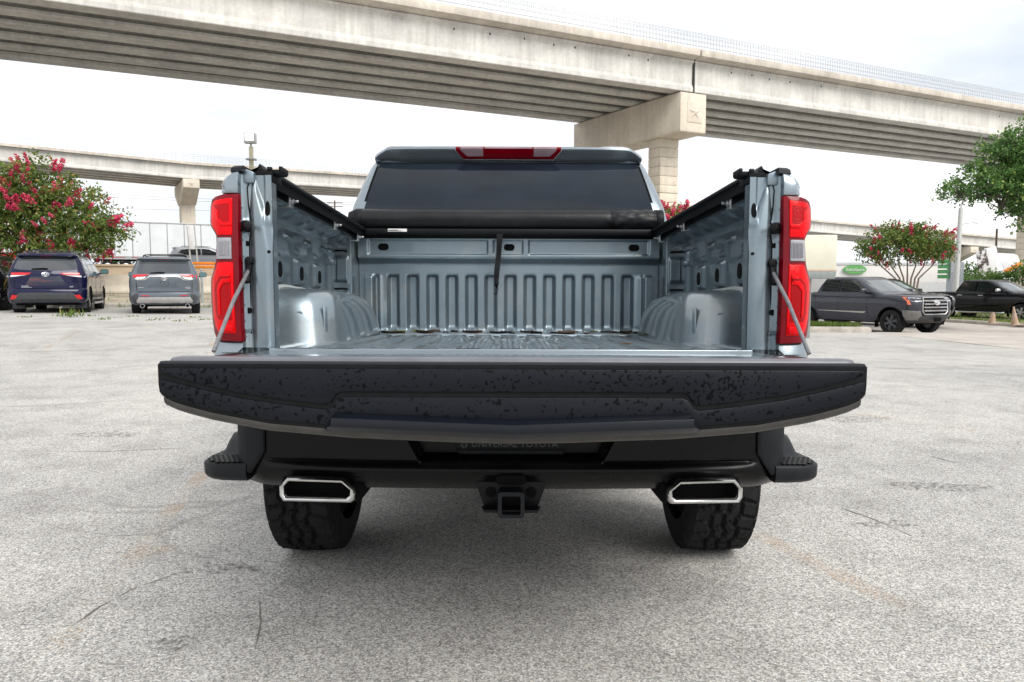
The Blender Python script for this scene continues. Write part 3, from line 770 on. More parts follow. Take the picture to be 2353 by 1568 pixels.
# ---------------------------------------------------------------- wheel houses
for s in (-1, 1):
    rings = []
    for h, yr, yf, xi in ((0, 2.79, 4.02, .675), (.03, 2.80, 4.00, .680), (.10, 2.812, 3.955, .688), (.15, 2.825, 3.89, .696), (.185, 2.84, 3.81, .706),
                          (.205, 2.862, 3.73, .718), (.220, 2.895, 3.63, .738), (.228, 2.95, 3.50, .775), (.230, 3.02, 3.38, .83)):
        pl = [(.955, yr), (xi + .17, yr), (xi + .085, yr + .004), (xi + .068, yr + .018), (xi + .012, yr + .085), (xi + .002, yr + .12), (xi, yr + .22), (xi, (yr + yf) / 2), (xi + .004, yf - .18), (xi + .014, yf - .07), (xi + .05, yf - .008), (.955, yf)]
        rings.append([(s * a, b, 1.0 + h) for a, b in pl])
    wh = tp(MB().rings(rings, cap0=False), 'wheel_house', M_floor, smooth=38)
    mb = MB().tube([(s * .938, 2.765, 1.005), (s * .937, 2.772, 1.06), (s * .934, 2.79, 1.13), (s * .930, 2.815, 1.18), (s * .925, 2.85, 1.212), (s * .922, 2.90, 1.229), (s * .922, 3.0, 1.236), (s * .922, 3.3, 1.232)],
                   [.011, .012, .011, .012, .011, .011, .010, .009], 8)
    tp(mb, 'sealer_bead', M_seal, wh)
    # pressed pads: one on the rear face, one slot on the chamfer
    tp(MB().patch(rrect(.80, .885, 1.055, 1.135, .012), lambda u, v: (s * u, 2.806 + (v - 1.0) * .12, v), back=(0, .006, 0)), 'pressed_pad', M_bed, wh, bevel=.003)
    tp(MB().obox((s * .7265, 2.8630, 1.095), (s * -.0064, .0077, 0), (s * -.0031, -.0026, 0), (s * .002, .006, .060)), 'pressed_slot', M_bed, wh, bevel=.004)
    # floor-side wedge next to the pillar
    tp(MB().box(min(s * .80, s * .87), max(s * .80, s * .87), 2.45, 2.52, 1.0, 1.022), 'floor_bracket', M_paint, bevel=.006)

# ---------------------------------------------------------------- bed side walls: pressed sheet
def side_x(y, z):
    x = interp([(1.0, .945), (1.485, .937), (1.505, .925), (1.565, .848)], z)
    d = 0
    for yc in (2.93, 3.24, 3.55):                  # pockets with a hole
        d = max(d, sstep(.064, .048, abs(y - yc)) * sstep(1.245, 1.262, z) * sstep(1.372, 1.352, z))
    e = 0
    for yc in (2.80, 3.10, 3.40, 3.70):            # stepped stiffener above: a Z of two steps and a riser
        e = max(e, sstep(.055, .043, abs(y - yc)) * sstep(.017, .008, abs(z - 1.445)),
                sstep(.055, .043, abs(y - yc - .10)) * sstep(.017, .008, abs(z - 1.395)),
                sstep(.018, .008, abs(y - yc - .05 + (z - 1.42) * .5)) * sstep(.032, .024, abs(z - 1.42)))
    g = 0
    for k in range(8):                             # dimples under the rail
        yc = 2.6 + .19 * k
        g = max(g, sstep(.05, .02, abs(y - yc)) * sstep(1.508, 1.52, z) * sstep(1.56, 1.54, z))
    post = sstep(3.84, 3.86, y) * sstep(1.22, 1.25, z)
    return x - .020 * d - .013 * e - .016 * g - .022 * sstep(3.775, 3.80, y) * sstep(1.47, 1.45, z) * (1 - sstep(3.83, 3.86, y))
for s in (-1, 1):
    ys = lin(2.40, 4.03, 150); zs = lin(1.0, 1.24, 8) + lin(1.245, 1.56, 56)
    w = tp(MB().grid(lambda y, z: (s * side_x(y, z), y, z), ys, zs), 'bed_side', M_bed, smooth=60)
    for yc in (2.93, 3.24, 3.55):
        tp(MB().patch(rrect(yc - .026, yc + .026, 1.272, 1.335, .024, 4), lambda u, v: (s * (side_x(yc, 1.31) - .002), u, v), back=(s * .004, 0, 0)), 'access_hole', M_dark, w)
    # outer skin with wheel arch
    pl = [(2.60, .80), (2.60, 1.555), (4.13, 1.555), (4.13, .66)]
    for i in range(13):
        t = R(180 * i / 12); pl.append((3.36 + .52 * math.cos(t), .62 + .46 * math.sin(t)))
    pl += [(2.78, .66)]
    mb = MB()
    xo = lambda z: interp([(.6, .985), (1.0, 1.0), (1.3, .995), (1.56, .955)], z)
    mb.patch(pl, lambda y, z: (s * xo(z), y, z), lin(2.5, 4.0, 9), lin(.8, 1.5, 8), back=(-s * .012, 0, 0))
    tp(mb, 'fender', M_paint, w, smooth=40)
    tp(MB().prism([(s * .845, 1.545), (s * .845, 1.572), (s * .955, 1.570), (s * .968, 1.552), (s * .955, 1.545)], 'y', 2.46, 4.13), 'bed_rail_top', M_paint, w, bevel=.004)
    # front corner post with two tie-down loops
    po = tp(MB().grid(lambda x, z: (s * x, 4.0 - .012 * sstep(.872, .882, x) * sstep(.945, .935, x) * (sstep(1.30, 1.31, z) * sstep(1.44, 1.43, z) + sstep(1.02, 1.03, z) * sstep(1.24, 1.23, z)) + .10 * sstep(.862, .835, x), z),
                      lin(.83, .958, 40), lin(1.0, 1.56, 60)), 'corner_post', M_bed, smooth=60)
    for zc in (1.468, 1.262):
        tp(MB().tube([(s * .885, 3.995, zc), (s * .885, 3.965, zc), (s * .895, 3.955, zc), (s * .935, 3.955, zc), (s * .945, 3.965, zc), (s * .945, 3.995, zc)], .0055, 8), 'tie_down_loop', M_dark, po)
    tp(MB().patch(rrect(.880, .948, 1.484, 1.548, .004), lambda u, v: (s * u, 3.985, v), back=(0, .01, 0)), 'corner_plate', M_paint, po)

# ---------------------------------------------------------------- rear pillars of the bed
def pillar_y(x, z):
    c = interp([(1.0, .806), (1.33, .806), (1.42, .812), (1.50, .824), (1.54, .828)], z)
    wdt = interp([(1.0, .030), (1.33, .030), (1.44, .022), (1.52, .008), (1.56, .002)], z)
    hb = interp([(1.0, .026), (1.40, .026), (1.52, .014), (1.56, .0)], z)
    d = (x - c) / wdt
    y = 2.388 - hb * math.exp(-(d ** 4) * .5)
    y -= .020 * sstep(.838, .868, x)                                   # flange at the lamp
    y -= .012 * math.exp(-(((x - .850) / .016) ** 2 + ((z - 1.405) / .022) ** 2) ** 2)   # pad around the striker
    y -= .006 * sstep(1.40, 1.43, z) * sstep(.80, .79, x)
    y += .006 * sstep(1.075, 1.06, z) * sstep(.832, .842, x)
    return y
for s in (-1, 1):
    pi_ = tp(MB().grid(lambda x, z: (s * x, pillar_y(x, z), z), lin(.772, .872, 60), lin(.985, 1.572, 120)), 'bed_pillar', M_bed, smooth=60)
    tp(MB().prism([(s * .772, 2.387), (s * .772, 2.43), (s * .94, 2.43), (s * .94, 2.42), (s * .79, 2.42), (s * .79, 2.387)], 'z', .985, 1.55), 'pillar_return', M_bed, pi_)
    for (x, z, r) in ((.8535, 1.352, .0085), (.8535, 1.135, .010), (.781, 1.325, .005)):
        tp(MB().cyl((s * x, pillar_y(x, z) - .003, z), (s * x, pillar_y(x, z) + .004, z), r, n=14), 'bolt_hole', M_dark, pi_)
    tp(MB().patch(ellipse(.786, 1.465, .008, .024, 16), lambda u, v: (s * u, pillar_y(u, v) - .002, v), back=(0, .004, 0)), 'oval_hole', M_dark, pi_)
    for i in range(9):
        z = 1.05 + .052 * i
        tp(MB().cyl((s * .8655, pillar_y(.8655, z) - .0015, z), (s * .8655, pillar_y(.8655, z) + .002, z), .0035, n=8), 'spot_weld', M_bed, pi_)
    tp(MB().tube([(s * x_, pillar_y(x_, z_) - .0005, z_) for x_, z_ in ((.850, 1.06), (.8475, 1.20), (.847, 1.36), (.840, 1.385), (.836, 1.41), (.843, 1.44), (.848, 1.48), (.850, 1.53), (.842, 1.56))], .0022, 5), 'panel_seam', M_dark, pi_)
    # striker bolt
    y0 = pillar_y(.85, 1.405)
    tp(MB().cyl((s * .851, y0 - .012, 1.406), (s * .851, y0 + .01, 1.406), .019, n=18).cyl((s * .851, y0 - .012, 1.406), (s * .826, y0 - .055, 1.404), .0095, n=14).cyl((s * .829, y0 - .050, 1.404), (s * .824, y0 - .060, 1.404), .0125, n=14), 'striker_bolt', M_blk, pi_, bevel=.0015)
    # body behind the lamp, lower corner and top cap
    tp(MB().prism([(s * .868, 2.362), (s * .868, 2.6), (s * .985, 2.6), (s * .978, 2.44), (s * .955, 2.385), (s * .92, 2.365)], 'z', 1.03, 1.50), 'rear_quarter', M_blk, pi_)
    qr = []
    for z, g in ((.84, .0), (.99, .0), (1.0, .003), (1.031, .010), (1.036, .016)):
        qr.append([(s * a, b, z) for a, b in ((.868, 2.345 + g), (.93, 2.352 + g), (.965, 2.368 + g), (.988 - g, 2.41 + g), (.997 - g, 2.6), (.868, 2.6))])
    tp(MB().rings(qr), 'quarter_corner', M_paint, pi_, smooth=30, bevel=.003)
    cr_ = []
    for z, a in ((1.508, 0), (1.512, -.002), (1.545, .0), (1.562, .008), (1.576, .022), (1.583, .040)):
        cr_.append([(s * p, q, z) for p, q in ((.866, 2.338 + a * .5), (.905 - a, 2.342 + a * .5), (.922 - a, 2.36 + a), (.935 - a, 2.42 + a), (.945 - a, 2.62), (.866, 2.62))])
    ca = tp(MB().rings(cr_), 'rail_end_cap', M_paint, pi_, smooth=50, bevel=.003)
    tp(MB().rings([[(s * p, q, z) for p, q in ((.852, 2.345 + i), (.892 - i, 2.352 + i), (.905 - i, 2.40), (.91 - i, 2.66), (.848, 2.66))] for z, i in ((1.578, 0), (1.590, .002), (1.597, .010))]), 'rail_protector', M_char, ca, smooth=40)
    tp(MB().prism([(s * .825, 1.545), (s * .868, 1.545), (s * .868, 1.586), (s * .852, 1.590), (s * .825, 1.580)], 'y', 2.372, 2.5), 'rail_corner', M_bed, ca, bevel=.004)

# ---------------------------------------------------------------- tail lamps
def lamp_y(x, z, lift=0.0):
    a = abs(x); return 2.330 + 9.0 * max(0, a - .905) ** 2 + .012 * ((z - 1.27) / .24) ** 2 - lift
OUT = [(.866, 1.034), (.955, 1.038), (.969, 1.063), (.975, 1.097), (.977, 1.16), (.976, 1.205), (.972, 1.24), (.953, 1.272), (.945, 1.294), (.938, 1.368), (.945, 1.381), (.966, 1.405), (.970, 1.424), (.968, 1.47), (.960, 1.490), (.945, 1.498), (.92, 1.503), (.866, 1.507)]
def lamp_patch(s, poly, lift, thick, name, mat, parent, bevel=.002):
    us = [p[0] for p in poly]; vs = [p[1] for p in poly]
    mb = MB().patch([(s * a, b) for a, b in poly], lambda u, v: (u, lamp_y(u, v, lift), v), [s * c for c in (.89, .91, .925, .94, .955, .965) if min(us) < c < max(us)], [c for c in lin(1.06, 1.48, 8) if min(vs) < c < max(vs)], (0, thick, 0))
    return tp(mb, name, mat, parent, bevel=bevel, smooth=40)
for s in (-1, 1):
    root = lamp_patch(s, OUT, 0, .07, 'tail_lamp', M_redd, truck, .006)
    up = [(.884, 1.374), (.934, 1.374), (.943, 1.388), (.960, 1.408), (.963, 1.43), (.961, 1.468), (.948, 1.485), (.884, 1.492)]
    lo = [(.884, 1.060), (.945, 1.062), (.958, 1.085), (.965, 1.12), (.967, 1.20), (.963, 1.235), (.945, 1.268), (.936, 1.288), (.884, 1.288)]
    U1 = lamp_patch(s, up, .004, .01, 'brake_lens', M_red, root)
    L1 = lamp_patch(s, lo, .004, .01, 'brake_lens', M_red, root)
    # C-shaped light guides and darker wells inside the lenses
    lamp_patch(s, [(.893, 1.476), (.893, 1.420), (.912, 1.405), (.932, 1.420), (.932, 1.452), (.948, 1.470)], .0052, .004, 'lens_well', M_redm, U1, 0)
    lamp_patch(s, [(.886, 1.415), (.886, 1.404), (.916, 1.404), (.930, 1.414), (.938, 1.425), (.938, 1.455), (.930, 1.455), (.930, 1.428), (.914, 1.415)], .0075, .004, 'light_guide', M_red, U1, .001)
    lamp_patch(s, [(.893, 1.105), (.940, 1.105), (.950, 1.125), (.952, 1.20), (.944, 1.225), (.925, 1.245), (.893, 1.245)], .0052, .004, 'lens_well', M_redm, L1, 0)
    lamp_patch(s, [(.893, 1.255), (.893, 1.236), (.918, 1.236), (.934, 1.222), (.940, 1.205), (.940, 1.12), (.930, 1.12), (.930, 1.20), (.914, 1.222), (.893, 1.224), (.893, 1.243), (.924, 1.243), (.942, 1.226), (.949, 1.205), (.949, 1.12), (.953, 1.12), (.953, 1.21), (.946, 1.23), (.926, 1.255)][:12] , .0075, .004, 'light_guide', M_red, L1, .001)
    lamp_patch(s, [(.890, 1.066), (.944, 1.068), (.950, 1.088), (.890, 1.088)], .0075, .004, 'light_guide', M_red, L1, .001)
    rv = [(.888, 1.299), (.940, 1.299), (.935, 1.366), (.888, 1.366)]
    RV = lamp_patch(s, rv, .004, .01, 'reverse_lens', M_clear, root)
    for i in range(9):
        x = .893 + .0045 * i
        tp(MB().cyl((s * x, lamp_y(x, 1.3, .005), 1.310), (s * x, lamp_y(x, 1.3, .005), 1.356), .0014, n=6), 'lens_flute', M_clear, RV)

# ---------------------------------------------------------------- tailgate (open)
ZB = [(0, .812), (.132, .814), (.397, .825), (.593, .842), (.728, .867), (.80, .886), (.84, .900), (.853, .912), (.858, .925)]
zb = lambda x: interp(ZB, abs(x))
rings = []
for x in lin(-.857, .857, 61):
    b = zb(x); e = sstep(.80, .857, abs(x))
    rings.append([(x, 1.756, 1.004), (x, 1.750, 1.001), (x, 1.750, b + .030), (x, 1.754, b + .012), (x, 1.764, b + .003), (x, 1.785, b), (x, 1.86, b + .015 + .02 * e), (x, 2.10, min(.93, b + .045)), (x, 2.29, .905), (x, 2.31, .95), (x, 2.30, .992), (x, 2.27, 1.003)])
gate = tp(MB().rings(rings), 'tailgate', M_blk, smooth=32)
tp(MB().box(-.770, .770, 1.90, 2.285, .995, 1.009), 'gate_inner_panel', M_floor, gate, bevel=.004)
tp(MB().prism([(1.752, 1.003), (1.758, 1.0085), (1.785, 1.0085), (1.79, 1.003)], 'x', -.855, .855), 'gate_edge_trim', M_char, gate, smooth=50)
rr = []
for x, i in ((-.852, .010), (-.846, .002), (-.83, 0), (.83, 0), (.846, .002), (.852, .010)):
    rr.append([(x, 1.793, 1.003), (x, 1.797, 1.013 - i), (x, 1.803, 1.017 - i), (x, 1.835, 1.018 - i), (x, 1.845, 1.013 - i * .6), (x, 1.865, 1.0125 - i * .6), (x, 1.90, 1.010 - i * .5), (x, 1.905, 1.003)])
tp(MB().rings(rr), 'gate_top_protector', pmat('grey_edge_plastic', (.13, .13, .15), rough=.33, var=.12, scale=14, bump=.05, bscale=300), gate, smooth=40)
def face(lift): return lambda x, z: (x, 1.750 - lift, z)
cx = lin(-.8, .8, 17)
def crease(o):
    return [(-.846, .978 + o), (-.76, .953 + o), (-.659, .930 + o), (-.55, .914 + o), (-.452, .903 + o), (-.440, .907 + o), (-.425, .929 + o), (-.410, .934 + o)]
c1 = crease(.003); c1m = [(-a, b) for a, b in c1][::-1]
tp(MB().patch([(-.846, .993)] + c1 + c1m + [(.846, .993)], face(.007), cx, (), (0, .008, 0)), 'gate_upper_trim', M_wet, gate, bevel=.003)
c2 = crease(-.010); c2m = [(-a, b) for a, b in c2][::-1]
low = [(x, zb(x) + .026) for x in lin(.85, -.85, 35)]
tp(MB().patch([(-.852, .966)] + c2[1:] + c2m[:-1] + [(.852, .966)] + low, face(.004), cx, (), (0, .005, 0)), 'gate_lower_trim', M_wet, gate, bevel=.0025)
lipr = []
for x, k in ((-.455, 0), (-.430, 1), (0, 1), (.430, 1), (.455, 0)):
    zt = .889 - .018 * (1 - (x / .45) ** 2); k2 = max(k, .05)
    lipr.append([(x, 1.7465, zt - .040 * (1 - k)), (x, 1.7465 - .040 * k2, zt - .009 - .030 * (1 - k)), (x, 1.7465 - .042 * k2, zt - .030 - .010 * (1 - k)), (x, 1.7465 - .016 * k2, zt - .046), (x, 1.7465, zt - .046)])
tp(MB().rings(lipr), 'gate_spoiler_lip', pmat('satin_lip_plastic', (.0045, .0062, .0105), rough=.26, spec=.30, var=.1, scale=20), gate, bevel=.003, smooth=30)
# spoiler bottom edge, ground reflection coloured in as lighter grey; lift cables
mb = MB().rings([[(x, 1.7515, zb(x) + .016), (x, 1.7525, zb(x) + .004), (x, 1.763, zb(x) - .004), (x, 1.79, zb(x) - .006), (x, 1.79, zb(x) + .004)] for x in lin(-.846, .846, 61)])
tp(mb, 'gate_bottom_edge', pmat('edge_reflection_grey', (.065, .062, .057), rough=.42, metal=.4, var=.12, scale=20), gate, smooth=60)
for s in (-1, 1):
    y0 = pillar_y(.845, 1.29)
    tp(MB().tube([(s * .846, y0 - .022, 1.262), (s * .852, 2.24, 1.165), (s * .862, 2.10, 1.015)], .0062, 8), 'lift_cable', pmat('cable_grey', (.20, .20, .21), rough=.45, metal=.5, var=.2, scale=80), gate)
    tp(MB().obox((s * .845, y0 - .018, 1.272), (s * .008, 0, -.002), (0, .006, 0), (s * -.002, .005, .030)).cyl((s * .843, y0 - .026, 1.296), (s * .843, y0 + .005, 1.296), .014, n=6).cyl((s * .847, y0 - .022, 1.245), (s * .849, y0 - .032, 1.225), .010, n=10), 'cable_bracket', M_blk, gate, bevel=.002)

# ---------------------------------------------------------------- rear bumper
def by(x): return 2.248 + .05 * (abs(x) / .85) ** 2.5
def bump_y(x, z):
    a = abs(x); y = by(min(a, .86)) + .02 * max(0, z - .64) + 16.0 * max(0, .625 - z) ** 2
    y += 2.0 * max(0, a - .80) ** 1.5
    y -= .012 * math.exp(-((z - .635) / .018) ** 2) * sstep(.84, .70, a)
    lim = .285 + max(0, z - .664) * .55
    y += .085 * sstep(lim + .006, lim - .012, a) * sstep(.662, .676, z)
    y += .010 * math.exp(-((z - .6585) / .0055) ** 2) * sstep(.775, .765, a) * sstep(.285, .295, a)
    return y
def bump_z(x, v):
    a = abs(x); zt_ = .83 if a < .866 else .600; z0 = .562 + .032 * max(0, (a - .76) / .19) ** 1.6
    return z0 + (zt_ - z0) * v
def bwarp(x, z):
    a = abs(x); L_ = .285 + max(0, z - .664) * .55
    a = a * L_ / .285 if a < .285 else (L_ + (a - .285) * (.6 - L_) / .315 if a < .6 else a)
    return math.copysign(a, x)
def bfn(x, v):
    z = bump_z(x, v); xw = bwarp(x, z); return (xw, bump_y(xw, z), z)
bxx = [-.955, -.94, -.92, -.90, -.88, -.867, -.8655] + sorted(lin(-.86, .86, 131) + [q_ * s_ for q_ in (.2735, .278, .283, .2885, .2915) for s_ in (-1, 1)]) + [.8655, .867, .88, .90, .92, .94, .955]
bump = tp(MB().grid(bfn, bxx, lin(0, 1, 75)), 'rear_bumper', M_gloss, smooth=45)
tp(MB().grid(lambda x, k: (x, bump_y(x, bump_z(x, 0)) + k, bump_z(x, 0) + .0005), bxx, (0, .10, .22)), 'bumper_underside', M_gloss, bump)
for s in (-1, 1):
    pl = [(s * a, b) for a, b in ((.792, .83), (.792, .684), (.812, .656), (.842, .616), (.868, .632), (.878, .66), (.878, .83))]
    tp(MB().patch(pl, lambda x, z: (x, by(.80) - .004 + .9 * max(0, abs(x) - .86) + .2 * max(0, abs(x) - .79) ** 1.5, z), (s * .82, s * .845), (), (0, .2, 0)), 'bumper_end', M_char, bump, bevel=.008)
    tp(MB().tube([(s * .788, by(.79) - .002, .80), (s * .788, by(.79) - .004, .688), (s * .806, by(.8) - .005, .658), (s * .836, by(.83) - .004, .618)], .006, 6), 'bumper_bead', M_blk, bump)
    plan = [(.846, 2.285), (.90, 2.284), (.95, 2.292), (.985, 2.312), (1.004, 2.345), (1.012, 2.40), (1.010, 2.56), (.846, 2.56)]
    rg = [[(s * a, b + g, z) for a, b in [(max(.846, p - g * .9), q) for p, q in plan]] for z, g in ((.588, .016), (.597, .006), (.604, .001), (.638, 0), (.643, .002), (.646, .006))]
    st = tp(MB().rings(rg), 'corner_step', M_char, bump, smooth=40)
    tp(MB().rings([[(s * a, b, z) for a, b in ((.85, y), (.965, y), (.985, y + .03), (.985, 2.60), (.85, 2.60))] for y, z in ((2.42, .645), (2.45, .655), (2.49, .680), (2.53, .70))]), 'step_ramp', M_char, st, smooth=50)
    tp(MB().box(min(s * .86, s * .965), max(s * .86, s * .965), 2.545, 2.60, .65, .86), 'step_back', M_blk, st, bevel=.006)
    # tread nubs of the step
    mb = MB()
    for i in range(8):
        for j in range(7):
            x = .876 + .0165 * i + (.008 if j % 2 else 0); y = 2.302 + .0175 * j
            if x > interp([(2.29, .945), (2.33, .985), (2.40, .995)], y): continue
            mb.obox((s * x, y, .6475), (s * .0062, .003, 0), (-.0022 * s, .0068, 0), (0, 0, .0035))
    tp(mb, 'step_tread', M_blk, st, kind='stuff')
    # exhaust tip
    oc = lambda g: [(-.722 + g, .588), (-.722 + g, .557 + g * .6), (-.712 + g, .540 + g), (-.500 - g, .536 + g), (-.489 - g, .545 + g), (-.488 - g, .578), (-.524 - g * .3, .613 - g), (-.696 + g * .3, .618 - g)]
    A, Bq = oc(0), oc(.011)
    rg = [[(s * -p[0], y, p[1]) for p in q] for q, y in ((oc(.004), 2.46), (oc(.001), 2.25), (oc(-.001), 2.236), (oc(.001), 2.226), (oc(.006), 2.220), (oc(.011), 2.221), (oc(.015), 2.228), (oc(.0165), 2.24), (oc(.0165), 2.40))]
    ex = tp(MB().rings(rg, cap0=True, cap1=True, mi=0), 'exhaust_tip', M_chrome, bump, smooth=50)
    tp(MB().prism([(s * -p[0], p[1]) for p in oc(.0155)], 'y', 2.29, 2.398), 'exhaust_bore', M_dark, ex)
    tp(MB().prism([(s * -p[0], p[1]) for p in oc(-.013)], 'y', 2.285, 2.45), 'exhaust_surround', M_dark, bump, bevel=.006)
tp(MB().box(-.37, .37, 2.345, 2.36, .66, .84), 'plate_recess', M_dark, bump)
tp(MB().box(-.172, .172, 2.318, 2.330, .690, .80), 'licence_plate', pmat('plate_paper', (.10, .10, .12), rough=.5, var=.1), bump, bevel=.002)
fr = tp(MB().box(-.178, .178, 2.308, 2.318, .688, .722), 'plate_frame', M_blk, bump, bevel=.003)
tp(text_mb('UNIVERSAL TOYOTA', .030, lambda u, v, w: (u * .98 + .012, 2.307 - w, .709 + v)), 'plate_lettering', pmat('silver_letters', (.07, .07, .08), rough=.45, metal=.3, var=.08), fr, smooth=0)
tp(MB().tube([(-.150 + .009 * math.cos(t), 2.306, .707 + .010 * math.sin(t)) for t in lin(0, 6.283, 17)], .0018, 6).tube([(-.150 + .004 * math.cos(t), 2.306, .707 + .010 * math.sin(t)) for t in lin(0, 6.283, 17)], .0015, 6), 'plate_emblem', MATS['silver_letters'], fr)
tp(MB().box(-.17, .17, 2.325, 2.342, .662, .686), 'plate_ledge', M_char, bump, bevel=.003)
tp(MB().prism(rrect(-.048, .048, .592, .622, .012), 'y', 2.240, 2.30), 'connector_socket', M_dark, bump, bevel=.002)
# hitch receiver
hr = tp(MB().prism(rrect(-.041, .041, .498, .580, .012), 'y', 2.19, 2.198), 'hitch_receiver', M_char)
hr.data.materials[0] = M_char
sq0, sq1 = rrect(-.041, .041, .498, .580, .012), rrect(-.029, .029, .510, .568, .006)
hr2 = tp(MB().rings([[(p[0], y, p[1]) for p in q] for q, y in ((sq0, 2.55), (sq0, 2.192), (sq1, 2.188), (sq1, 2.45))]), 'receiver_tube', M_char, hr, smooth=30)
hr.data = tp(MB().patch([(-.115, .60), (.115, .60), (.085, .515), (.05, .505), (-.05, .505), (-.085, .515)], lambda x, z: (x, 2.262, z), back=(0, .012, 0)), 'tmp_plate', M_blk, hr, bevel=.003).data
bpy.data.objects.remove(bpy.data.objects['tmp_plate'])
for s in (-1, 1):
    tp(MB().cyl((s * .0645, 2.257, .563), (s * .0645, 2.263, .563), .0165, n=16), 'chain_hole', M_dark, hr)
tp(MB().prism([(-.083, 2.215), (.083, 2.215), (.095, 2.27), (-.095, 2.27)], 'z', .508, .518), 'hitch_ledge', M_blk, hr, bevel=.003)

# ---------------------------------------------------------------- wheels
def tyre_mb(cx, cy, cz, r, w, nth=170, tread=True, sgn=1, gd=.018):
    prof = [(-.5, .66), (-.52, .78), (-.50, .90), (-.47, .955), (-.44, .985)] + [(t, 1.0 - .02 * (abs(t) / .42) ** 3) for t in lin(-.42, .42, 29)] + [(.44, .985), (.47, .955), (.50, .90), (.52, .78), (.5, .66)]
    rings = []
    per = 34
    for i in range(nth):
        a = 2 * math.pi * i / nth; ph = i / nth * per
        ring = []
        for t, k in prof:
            rr_ = r * k
            if tread and abs(t) < .475:
                f = ph % 1.0; zig = .035 * (1 if (ph % 2) < 1 else -1)
                gr = 0
                for c in (-.20, -.02, .17):
                    if abs(t - c - zig * (1 - abs(2 * f - 1) * .6)) < .03: gr = 1
                sh = (ph + t * 1.1) % 1.0 if t < -.2 else ((ph * 1.0 - t * 1.3 + .4) % 1.0 if t > .18 else (ph + .5 + t * 2.2) % 1.0)
                if sh < (.22 if abs(t) > .2 else .16): gr = max(gr, .85)
                rr_ -= gd * gr
            ring.append((cx + sgn * t * w, cy + rr_ * math.cos(a), cz + rr_ * math.sin(a)))
        rings.append(ring)
    mb = MB(); n = len(prof)
    vs = [p for q in rings for p in q]; fs = []
    for i in range(nth):
        j = (i + 1) % nth
        for k in range(n - 1): fs.append((i * n + k, j * n + k, j * n + k + 1, i * n + k + 1))
    mb.add(vs, fs)
    return mb
NOX = lambda v: v
def truck_wheel(x, y, s):
    w = tyre_mb(x, y, .404, .408, .285, nth=340, sgn=1).build('wheel', M_rub, truck, off=TB, smooth=25)
    MB().cyl((x - .10, y, .404), (x + .10, y, .404), .262, n=40, cap=False).cyl((x + s * .02, y, .404), (x + s * .03, y, .404), .262, n=40).build('rim', M_rim, w, off=TB)
    MB().cyl((x - s * .06, y, .404), (x - s * .02, y, .404), .17, n=32).build('brake_drum', M_steel, w, off=TB, bevel=.01)
for s in (-1, 1):
    truck_wheel(s * .900, 3.36, s)
    truck_wheel(s * .885, 7.10, s)
MB().cyl((-.82, 3.36, .404), (.82, 3.36, .404), .045, n=14).build('rear_axle', M_dark, truck, off=TB)
MB().rings([[(.13 * math.cos(t) * k, 3.36 + .15 * math.sin(t) * k + o, .404 + h) for t in lin(0, 5.76, 12)] for k, h, o in ((.4, -.15, 0), (.9, -.10, 0), (1, 0, 0), (.9, .10, 0), (.4, .15, 0))]).build('differential', M_dark, truck, off=TB, smooth=60)
MB().box(-.62, -.50, 2.42, 8.0, .60, .74).box(.50, .62, 2.42, 8.0, .60, .74).box(-.5, .5, 2.40, 2.48, .58, .70).build('frame_rail', M_dark, truck, off=TB, bevel=.01)
MB().box(-.90, .90, 2.6, 4.1, .80, .90).box(-.92, .92, 4.2, 7.9, .50, .62).build('underbody', M_dark, truck, off=TB)
sp = MB(); t0 = tyre_mb(0, 0, 0, .39, .24, nth=150)
sp.add([(v[1], 2.96 + v[2], .60 + v[0]) for v in t0.v], t0.f)
sp.build('spare_tyre', M_rub, truck, off=TB, smooth=25)

# ---------------------------------------------------------------- cab
lev = [(.50, .94, 4.19, 8.15, .06, .25), (.62, .985, 4.17, 8.25, .08, .25), (1.05, 1.0, 4.16, 8.28, .08, .25), (1.25, .995, 4.16, 8.25, .08, .25), (1.36, .965, 4.16, 8.12, .08, .3),
       (1.40, .945, 4.165, 7.2, .08, .3), (1.44, .940, 4.17, 6.75, .08, .2), (1.62, .925, 4.19, 6.50, .055, .2, .0), (1.75, .905, 4.235, 6.32, .05, .2, .015), (1.90, .866, 4.335, 6.10, .05, .2, .02),
       (2.02, .828, 4.43, 5.92, .05, .2, .02), (2.06, .812, 4.46, 5.85, .06, .2, .03), (2.10, .785, 4.47, 5.78, .12, .22, .03), (2.122, .74, 4.48, 5.70, .15, .25, .03), (2.130, .66, 4.52, 5.55, .18, .25, .03)]
mbc = slices(lev, nc=5, ns=8)
cab = tp(mbc, 'cab', M_paint, smooth=40)
raw = MB(); raw.v, raw.f, raw.m = mbc.v, mbc.f, mbc.m
_t = raw.build('tmp_cab', M_paint); cabv = bvh_of(_t); bpy.data.objects.remove(_t)
def cdecal(axis, poly, name, mat, parent, eps=.004, thick=.01, step=.1, bevel=0.0):
    us = [p[0] for p in poly]; vs = [p[1] for p in poly]
    cu = [min(us) + step * i for i in range(1, int((max(us) - min(us)) / step) + 1)]; cv = [min(vs) + step * i for i in range(1, int((max(vs) - min(vs)) / step) + 1)]
    return tp(MB().patch(poly, caster(cabv, axis, eps), cu, cv, tuple(t * thick for t in BACK[axis])), name, mat, parent, bevel=bevel)
M_glass = pmat('tinted_glass', (.007, .012, .020), rough=.02, coat=.0, spec=.38, var=.25, scale=2.0)
seal = cdecal('-y', [(-.786, 2.040), (-.850, 1.70), (-.80, 1.60), (.80, 1.60), (.850, 1.70), (.786, 2.040)], 'window_seal', M_dark, cab, .003, .01)
cdecal('-y', [(-.772, 2.030), (-.836, 1.70), (-.77, 1.61), (.77, 1.61), (.836, 1.70), (.772, 2.030)], 'rear_window', M_glass, cab, .010, .008)
